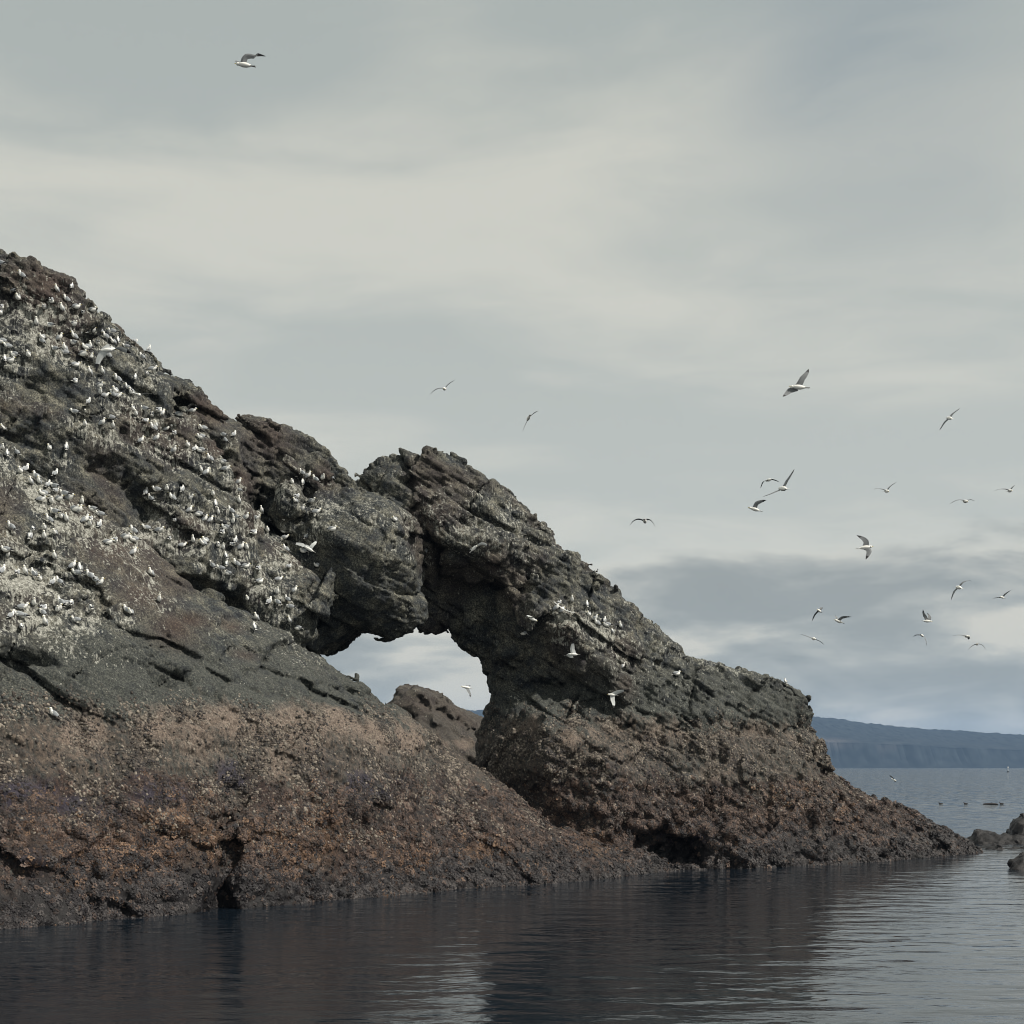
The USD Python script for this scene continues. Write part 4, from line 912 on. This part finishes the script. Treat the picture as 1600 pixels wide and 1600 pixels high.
REGIONS = [  # (px, py, where): nearest one names the place
    (40, 430, 'the brown summit slope, top left'), (20, 480, 'the left edge under the summit'), (95, 465, 'the dark crest below the summit'), (120, 490, 'the grey knobs below the summit'), (85, 505, 'the pale slab under the summit'),
    (15, 535, 'the left edge beside the pale slabs'), (45, 550, 'the pale ledge over the dark recess'), (125, 520, 'the crowded nest terrace'), (110, 545, 'the pale lip left of the big flying gull'), (150, 520, 'the rocks above the big flying gull'), (185, 530, 'the crest right of the big flying gull'), (212, 525, 'the skyline knob at the crest'),
    (140, 575, 'the boulder under the big flying gull'), (185, 590, 'the brown nest slope'), (215, 590, 'the brown crest over the nest slope'), (165, 615, 'the pale bank over the dark recess'), (205, 620, 'the bank beside the low flying gull'), (230, 640, 'the steep bank below the low flying gull'), (283, 630, 'the dark face below the red rib'), (310, 670, 'the spur below the red rib'), (265, 670, 'the pale buttress'), (225, 690, 'the brown stain'), (280, 705, 'the small overhang'), (330, 715, 'the streaked gully'), (350, 720, 'the inner spur'),
    (125, 645, 'the nest shelf over the dark recess'), (170, 655, 'the pale nest bank'), (75, 700, 'the pale mid-cliff slab'), (110, 700, 'the right end of the pale mid-cliff slab'), (5, 695, 'the top of the diagonal rib'), (30, 715, 'the upper diagonal rib'), (60, 745, 'the diagonal rib below its bend'), (85, 765, 'the middle of the diagonal rib'), (65, 780, 'the slope under the diagonal rib'), (105, 780, 'the narrow lower rib'), (130, 790, 'the crowded lower rib'), (150, 815, 'the lowest step of the rib'), (90, 800, 'the brown slope beside the rib'),
    (20, 820, 'the left grey slope'), (60, 825, 'the paired nests'), (8, 855, 'the left edge over the dark hollow'), (85, 870, 'the pale pillar'), (30, 890, 'the pale nests at the left edge'), (55, 895, 'the short nest row'), (115, 885, 'the pale knob on the slab'), (95, 905, 'the pale steps on the slab'), (155, 910, 'the bare slab'), (200, 955, 'the slab edge'), (22, 958, 'the pale nest at the far left'), (55, 945, 'the white-stained nest'), (92, 950, 'the notch in the slab'), (140, 945, 'the white-stained block'), (250, 935, 'the slab crest'), (235, 895, 'the lip of the dark cleft'),
    (170, 840, 'the rib end'), (200, 835, 'the head of the tan ledge'), (228, 825, 'the tan ledge'), (212, 862, 'the mouth of the dark cleft'), (265, 840, 'the broad tan ledge'), (300, 845, 'the right of the tan ledge'), (232, 765, 'the lone rusty nest'), (245, 765, 'the face beside the rusty nest'), (290, 770, 'the dark wall nests'), (300, 780, 'the dark wall bulge'), (272, 810, 'the hollow over the tan ledge'), (340, 790, 'the crowded wall'), (325, 810, 'the rusty streak'), (360, 815, 'the pale nest cluster'), (375, 770, 'the spur side'), (390, 810, 'the notch by the pyramid boulder'), (350, 855, 'the grey steps'), (375, 850, 'the mid-wall streaks'), (340, 885, 'the pale nest over the cleft'), (390, 880, 'the nest mound'), (410, 895, 'the mound edge'), (425, 910, 'the buttress ledge'), (437, 935, 'the buttress top'), (455, 945, 'the buttress shoulder'), (462, 970, 'the buttress edge by the arch'), (398, 978, 'the hollow under the buttress'),
    (497, 748, 'the ledge above the hanging boulder'), (475, 752, 'the pyramid boulder side'), (465, 777, 'the cracks below the pyramid boulder'), (445, 805, 'the dark crack'), (475, 800, 'the white streaked ledge'), (515, 825, 'the hanging boulder face'), (440, 830, 'the brown nest ledge'), (445, 860, 'the brown nest'), (492, 880, 'the bracket ledge'), (450, 885, 'the bracket nest'), (615, 806, 'the hanging boulder shoulder'), (664, 858, 'the boulder edge by the crack'),
    (815, 985, 'the inner shoulder of the right leg'), (875, 945, 'the right leg nests'), (895, 935, 'the right leg crest boulder'), (920, 945, 'the upper right shoulder'), (930, 965, 'the right shoulder nests'), (950, 970, 'the pale right shoulder steps'), (960, 982, 'the lower right shoulder step'), (970, 975, 'the right skyline notch'), (1060, 1045, 'the right skyline slope'), (975, 1040, 'the right slope nest'), (1228, 1054, 'the outermost point of the promontory'), (87, 1116, 'the top of the tan barnacle band')]
ORD = ['first', 'second', 'third', 'fourth', 'fifth', 'sixth', 'seventh', 'eighth', 'ninth', 'tenth', 'eleventh', 'twelfth', 'thirteenth', 'fourteenth', 'fifteenth', 'sixteenth', 'seventeenth', 'eighteenth']
rg = np.array([r[:2] for r in REGIONS], float)
where = [int(np.argmin(((rg - p) ** 2).sum(1))) for p in perch_px]
r2 = np.random.default_rng(11)
protos, POSES = {}, ['upright', 'upright', 'leaning', 'sitting']
WORDS = {'upright': 'upright', 'leaning': 'level-backed', 'sitting': 'sitting'}
GROUP = 'gulls perched on the rock'
for k, (h, (bx, by)) in enumerate(zip(perch, perch_px)):
    pose = POSES[r2.integers(0, 4)]
    if k >= len(perch) - 3:
        pose = 'upright'
    side = int(r2.integers(0, 4))
    ang = [180, 0, -90, 90][side] + r2.uniform(-30, 30)
    face = ['facing left', 'facing right', 'facing out', 'facing in'][side]
    loc = rv[h] + np.array([0, -0.05, 0.0 if pose != 'sitting' else 0.0])
    mates = sorted([j for j in range(len(perch)) if where[j] == where[k]], key=lambda j: perch_px[j][0])
    place = REGIONS[where[k]][2]
    if len(mates) == 1:
        label = f'{WORDS[pose]} white gull {face} on {place}'
    else:
        i = mates.index(k)
        o = 'leftmost' if i == 0 else 'rightmost' if i == len(mates) - 1 else ORD[i] + ' from left'
        label = f'{o}: gull {face} on {place}'
    scale = r2.uniform(0.92, 1.12)
    if pose not in protos:
        x = xform('perched_gull', loc, ang, scale, label=label, category='gull', group=GROUP)
        perched(x, pose)
        protos[pose] = x
    else:
        x = xform('perched_gull', loc, ang, scale, label=label, category='gull', group=GROUP)
        x.GetReferences().AddInternalReference(protos[pose].GetPath())
        x.SetInstanceable(True)

def flying(label, tail, head, lw, rw, toward=1, D=None, chord=1.0, wingmat=None):
    """A gull on the wing. tail, head, and each wing's (root, wrist, tip) as they lie in the photograph; the missing depth comes from the bird's real lengths.
    toward: +1 head turned towards the viewer, -1 away; a wing's 4th entry gives its depth direction (+1 away, -1 nearer)."""
    span = max(sum(math.dist(w[i], w[i + 1]) for i in (0, 1)) for w in (lw, rw))
    D = D or min(max(F * 0.50 / span, 38), 150)
    s = D / F
    mid = np.mean([lw[0], rw[0]], 0)
    c = P(*mid, D)
    def off(q):
        return np.array([(q[0] - mid[0]) * s, 0, -(q[1] - mid[1]) * s])
    hv, tvv = off(head), off(tail)
    ax = hv - tvv
    ln = np.linalg.norm(ax)
    dy = math.sqrt(max(0.42 ** 2 - ln ** 2, 0.0))
    ax = ax + np.array([0, -toward * dy, 0]); ax /= np.linalg.norm(ax)
    bc = (hv + tvv) / 2
    x = xform('flying_gull', c, 0, 1.0, label=label, category='gull')
    spine = [-0.17, -0.12, -0.04, 0.05, 0.11, 0.15]
    ry = [0.014, 0.036, 0.060, 0.062, 0.046, 0.036]
    smooth_put(x, 'body', loft([bc + ax * t for t in spine], ry, ry, up=(0, 0, 1) if abs(ax[2]) < 0.9 else (1, 0, 0)), M_WHITE)
    smooth_put(x, 'head', ball(bc + ax * 0.175, 0.042), M_WHITE)
    smooth_put(x, 'beak', loft([bc + ax * 0.205, bc + ax * 0.235, bc + ax * 0.26], [0.012, 0.009, 0.003], [0.012, 0.009, 0.003], up=(0.1, 0.2, 1), n=6), M_BEAK)
    wl = np.cross(ax, [0, 0, 1.0]); wl /= max(np.linalg.norm(wl), 1e-6)
    smooth_put(x, 'tail', loft([bc - ax * 0.13, bc - ax * 0.20, bc - ax * 0.27], [0.03, 0.045, 0.055], [0.015, 0.008, 0.004], up=np.cross(wl, ax), n=8), M_WHITE)
    for w in (lw, rw):
        sg = w[3] if len(w) > 3 else 1
        pts = [off(q) for q in w[:3]]
        out = [pts[0] + (0, 0, 0)]
        out[0] = bc + ax * 0.05 + (pts[0] - bc) * 0.25
        yy = 0.0
        for i, L in ((1, 0.20), (2, 0.32)):
            d = math.dist(w[i - 1], w[i]) * s
            yy += sg * math.sqrt(max(L ** 2 - d ** 2, 0.0)) * 0.7
            out.append(pts[i] + np.array([0, yy, 0]))
        # smooth path root - wrist - tip
        t = np.linspace(0, 1, 11)
        q = np.stack([(1 - a) ** 2 * out[0] + 2 * a * (1 - a) * (out[1] * 1.5 - 0.25 * out[0] - 0.25 * out[2]) + a ** 2 * out[2] for a in t])
        ch = np.interp(t, [0, 0.25, 0.5, 0.8, 1], [0.165, 0.15, 0.135, 0.085, 0.012]) * chord
        sweep = np.interp(t, [0, 0.4, 1], [0.0, 0.03, -0.05])
        V, Fc = [], []
        for i in range(len(t)):
            tg = q[min(i + 1, 10)] - q[max(i - 1, 0)]; tg /= np.linalg.norm(tg)
            cd = ax - tg * (ax @ tg); cd /= max(np.linalg.norm(cd), 1e-6)
            up = np.cross(tg, cd)
            lead = q[i] + cd * (ch[i] * 0.35 + sweep[i]); trail = q[i] + cd * (-ch[i] * 0.65 + sweep[i])
            th = 0.011 * (1 - 0.7 * t[i])
            V += [lead, (lead * 0.65 + trail * 0.35) + up * (th + ch[i] * 0.07), trail, (lead * 0.65 + trail * 0.35) + up * (ch[i] * 0.07 - th)]
        V = np.array(V)
        def strip(a, b):
            f = []
            for i in range(a, b):
                for k in range(4):
                    p0, p1 = i * 4 + k, i * 4 + (k + 1) % 4
                    f += [[p0, p1, p1 + 4], [p0, p1 + 4, p0 + 4]]
            f += [[a * 4, a * 4 + 2, a * 4 + 1], [a * 4, a * 4 + 3, a * 4 + 2], [b * 4, b * 4 + 1, b * 4 + 2], [b * 4, b * 4 + 2, b * 4 + 3]]
            u, inv = np.unique(np.array(f).ravel(), return_inverse=True)
            return V[u], inv.reshape(-1, 3)
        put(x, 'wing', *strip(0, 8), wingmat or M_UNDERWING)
        put(x, 'wing_tip', *strip(8, 10), M_BLACK)
    return x
FL = flying
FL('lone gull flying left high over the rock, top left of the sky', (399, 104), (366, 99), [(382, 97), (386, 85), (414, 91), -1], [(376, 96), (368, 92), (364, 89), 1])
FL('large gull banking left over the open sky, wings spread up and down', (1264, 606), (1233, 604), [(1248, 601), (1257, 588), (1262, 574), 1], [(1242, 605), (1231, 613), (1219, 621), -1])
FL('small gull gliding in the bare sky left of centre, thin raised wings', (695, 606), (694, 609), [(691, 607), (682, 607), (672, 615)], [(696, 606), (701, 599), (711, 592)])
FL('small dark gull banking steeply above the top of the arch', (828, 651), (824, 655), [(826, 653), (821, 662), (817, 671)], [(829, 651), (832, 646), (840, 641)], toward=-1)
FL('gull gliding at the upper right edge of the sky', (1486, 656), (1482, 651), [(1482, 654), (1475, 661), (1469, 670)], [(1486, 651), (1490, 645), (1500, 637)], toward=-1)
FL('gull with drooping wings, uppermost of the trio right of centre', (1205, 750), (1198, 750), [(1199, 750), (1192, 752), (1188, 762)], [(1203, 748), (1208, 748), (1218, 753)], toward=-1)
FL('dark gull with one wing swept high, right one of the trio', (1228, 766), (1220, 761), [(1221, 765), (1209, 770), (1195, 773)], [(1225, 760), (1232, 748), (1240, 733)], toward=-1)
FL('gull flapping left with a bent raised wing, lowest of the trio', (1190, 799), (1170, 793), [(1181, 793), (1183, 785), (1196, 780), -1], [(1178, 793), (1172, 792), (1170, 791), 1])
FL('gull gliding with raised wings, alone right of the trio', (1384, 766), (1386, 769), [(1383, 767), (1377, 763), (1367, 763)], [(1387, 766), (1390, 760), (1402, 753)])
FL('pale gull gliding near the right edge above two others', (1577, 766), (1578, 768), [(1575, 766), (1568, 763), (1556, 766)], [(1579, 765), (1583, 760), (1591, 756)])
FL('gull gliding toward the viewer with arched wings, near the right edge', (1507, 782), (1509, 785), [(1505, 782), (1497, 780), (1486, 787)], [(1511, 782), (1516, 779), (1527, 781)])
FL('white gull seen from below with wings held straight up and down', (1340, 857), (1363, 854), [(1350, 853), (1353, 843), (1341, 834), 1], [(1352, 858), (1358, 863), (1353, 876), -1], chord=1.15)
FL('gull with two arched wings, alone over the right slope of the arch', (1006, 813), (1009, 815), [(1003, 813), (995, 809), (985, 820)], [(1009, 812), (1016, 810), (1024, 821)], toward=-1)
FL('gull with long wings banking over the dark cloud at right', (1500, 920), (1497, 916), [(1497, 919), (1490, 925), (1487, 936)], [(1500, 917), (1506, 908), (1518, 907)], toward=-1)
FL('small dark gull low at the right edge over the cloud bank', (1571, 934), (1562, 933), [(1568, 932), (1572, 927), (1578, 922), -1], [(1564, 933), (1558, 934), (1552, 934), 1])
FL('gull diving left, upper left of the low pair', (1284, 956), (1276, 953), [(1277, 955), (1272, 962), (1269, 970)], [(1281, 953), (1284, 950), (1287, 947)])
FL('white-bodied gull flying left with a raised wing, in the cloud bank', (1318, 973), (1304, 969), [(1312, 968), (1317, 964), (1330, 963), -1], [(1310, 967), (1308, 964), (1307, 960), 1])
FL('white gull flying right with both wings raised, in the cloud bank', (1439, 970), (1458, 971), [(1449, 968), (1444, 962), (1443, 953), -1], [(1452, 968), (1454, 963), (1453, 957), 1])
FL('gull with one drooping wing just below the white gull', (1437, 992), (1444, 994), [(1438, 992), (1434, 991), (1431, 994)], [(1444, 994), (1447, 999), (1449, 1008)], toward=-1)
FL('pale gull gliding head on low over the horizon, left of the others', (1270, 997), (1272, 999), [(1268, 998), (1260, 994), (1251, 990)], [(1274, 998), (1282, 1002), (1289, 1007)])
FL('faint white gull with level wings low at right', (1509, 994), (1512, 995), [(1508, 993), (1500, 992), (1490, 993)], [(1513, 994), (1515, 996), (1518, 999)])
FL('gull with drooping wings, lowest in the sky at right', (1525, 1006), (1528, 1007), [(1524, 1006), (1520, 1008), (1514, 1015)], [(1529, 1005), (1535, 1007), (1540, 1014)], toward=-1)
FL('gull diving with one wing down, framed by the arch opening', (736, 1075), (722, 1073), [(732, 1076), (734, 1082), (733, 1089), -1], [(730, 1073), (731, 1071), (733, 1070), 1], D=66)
FL('tiny gull skimming the far water below the hills', (1395, 1217), (1399, 1220), [(1396, 1217), (1394, 1214), (1392, 1211)], [(1399, 1218), (1400, 1220), (1400, 1223)], D=110)
FL('big pale gull flying in front of the crowded left cliff, wings bent', (150, 548), (186, 546), [(172, 544), (158, 552), (153, 582), -1], [(178, 541), (188, 543), (204, 547), 1], D=44, chord=1.5, wingmat=M_PALEWING)
FL('gull with level wings low over the brown slope at left', (217, 616), (219, 619), [(215, 616), (206, 613), (197, 617)], [(221, 616), (230, 613), (240, 616)], D=52, wingmat=M_PALEWING)
FL('gull landing with spread wings beside the hanging boulder', (494, 864), (474, 853), [(480, 855), (470, 850), (458, 847), -1], [(486, 856), (491, 850), (492, 842), 1], D=62, wingmat=M_PALEWING)
FL('white gull gliding across the face of the arch top', (735, 862), (745, 853), [(742, 852), (738, 854), (735, 862), 1], [(746, 850), (755, 848), (765, 853), -1], D=70, wingmat=M_PALEWING)
FL('gull with long straight wings spread over the right leg nests', (880, 949), (878, 952), [(877, 950), (870, 944), (862, 937)], [(881, 952), (891, 956), (904, 959)], D=68, wingmat=M_PALEWING)
FL('white gull descending before the right leg, one wing raised', (908, 1023), (886, 1022), [(897, 1021), (894, 1012), (893, 1002), -1], [(892, 1023), (885, 1025), (880, 1024), 1], D=68, chord=1.4, wingmat=M_PALEWING)
FL('white gull hovering low over the right leg with one wing hanging', (964, 1086), (950, 1085), [(958, 1088), (958, 1096), (957, 1106), -1], [(960, 1084), (968, 1080), (979, 1077), 1], D=68, chord=1.4, wingmat=M_PALEWING)
FL('white gull gliding before the inner side of the right leg', (822, 964), (842, 971), [(832, 964), (828, 962), (823, 966), -1], [(834, 966), (838, 968), (841, 972), 1], D=70, chord=1.2, wingmat=M_PALEWING)

# ------------------------------------------------------------------ things on the far water
def floating_bird(px, py, label, face=1):
    D = EYE * F / (py - HOR)
    x = xform('floating_bird', (P(px, py, D)[0], D, 0.0), 0 if face > 0 else 180, 1.3, label=label, category='water bird', group='dark birds floating on the far water')
    smooth_put(x, 'body', loft([(-0.26, 0, 0.06), (-0.18, 0, 0.06), (0, 0, 0.05), (0.14, 0, 0.06), (0.2, 0, 0.08)], [0.01, 0.06, 0.10, 0.08, 0.02], [0.008, 0.05, 0.08, 0.07, 0.02]), M_DUCK)
    smooth_put(x, 'neck', loft([(0.15, 0, 0.08), (0.18, 0, 0.15), (0.2, 0, 0.2)], [0.035, 0.026, 0.026], [0.035, 0.026, 0.026], up=(0, 1, 0)), M_DUCK)
    smooth_put(x, 'head', ball((0.21, 0, 0.22), 0.042, (1.2, 0.9, 0.9)), M_DUCK)
    smooth_put(x, 'beak', loft([(0.25, 0, 0.22), (0.31, 0, 0.21)], [0.014, 0.008], [0.012, 0.005], n=6), M_BEAK)
floating_bird(1470, 1256.5, 'dark bird afloat, leftmost of those on the far water', -1)
floating_bird(1509, 1256.5, 'dark bird afloat, second from left on the far water', -1)
floating_bird(1565, 1256.5, 'dark bird afloat at the right end of the drifting log', -1)
D = EYE * F / (1257 - HOR)
lg = xform('drifting_log', (P(1548, 1257, D)[0], D, 0), 4, 1, label='dark log drifting on the far water between floating birds', category='log')
smooth_put(lg, 'trunk', loft([(-1.1, 0, 0.04), (-0.9, 0, 0.06), (0, 0.03, 0.09), (0.8, 0, 0.06), (1.05, 0, 0.03)], [0.05, 0.13, 0.16, 0.12, 0.05], [0.05, 0.12, 0.14, 0.11, 0.05]), M_DUCK)
smooth_put(lg, 'branch_stub', loft([(0.1, 0, 0.15), (0.16, 0.02, 0.28), (0.25, 0.02, 0.34)], [0.05, 0.035, 0.02], [0.05, 0.035, 0.02], up=(0, 1, 0), n=6), M_DUCK)
# spar buoy far out
D = 1500.0
bu = xform('spar_buoy', (P(1575, 1200, D)[0], D, 0), 0, 1, label='thin pale spar buoy far out below the hills at right', category='buoy')
smooth_put(bu, 'float', loft([(0, 0, -0.5), (0, 0, 0.2), (0, 0, 1.0), (0, 0, 1.2)], [0.5, 0.9, 0.8, 0.3], [0.5, 0.9, 0.8, 0.3], up=(0, 1, 0)), M_DUCK)
smooth_put(bu, 'mast', loft([(0, 0, 1.1), (0, 0, 4.2)], [0.22, 0.14], [0.22, 0.14], up=(0, 1, 0)), M_WHITE)
smooth_put(bu, 'topmark', ball((0, 0, 4.6), 0.6), M_WHITE)

# ------------------------------------------------------------------ the air
HAZE = True
if HAZE:
    b = trimesh.creation.box(bounds=[[-9500, -400, -6.0], [9500, 14500, 420]])
    mh = usdkit.material(stage, '/World/Looks/haze', {'v': ('principled_volume', {'color': (0.38, 0.60, 0.97), 'density': 0.00005, 'anisotropy': 0.2})}, volume='v.volume')
    put('/World', 'haze', b.vertices, b.faces, mh, kind='stuff', label='thin blue haze in the air over the sea', category='haze')
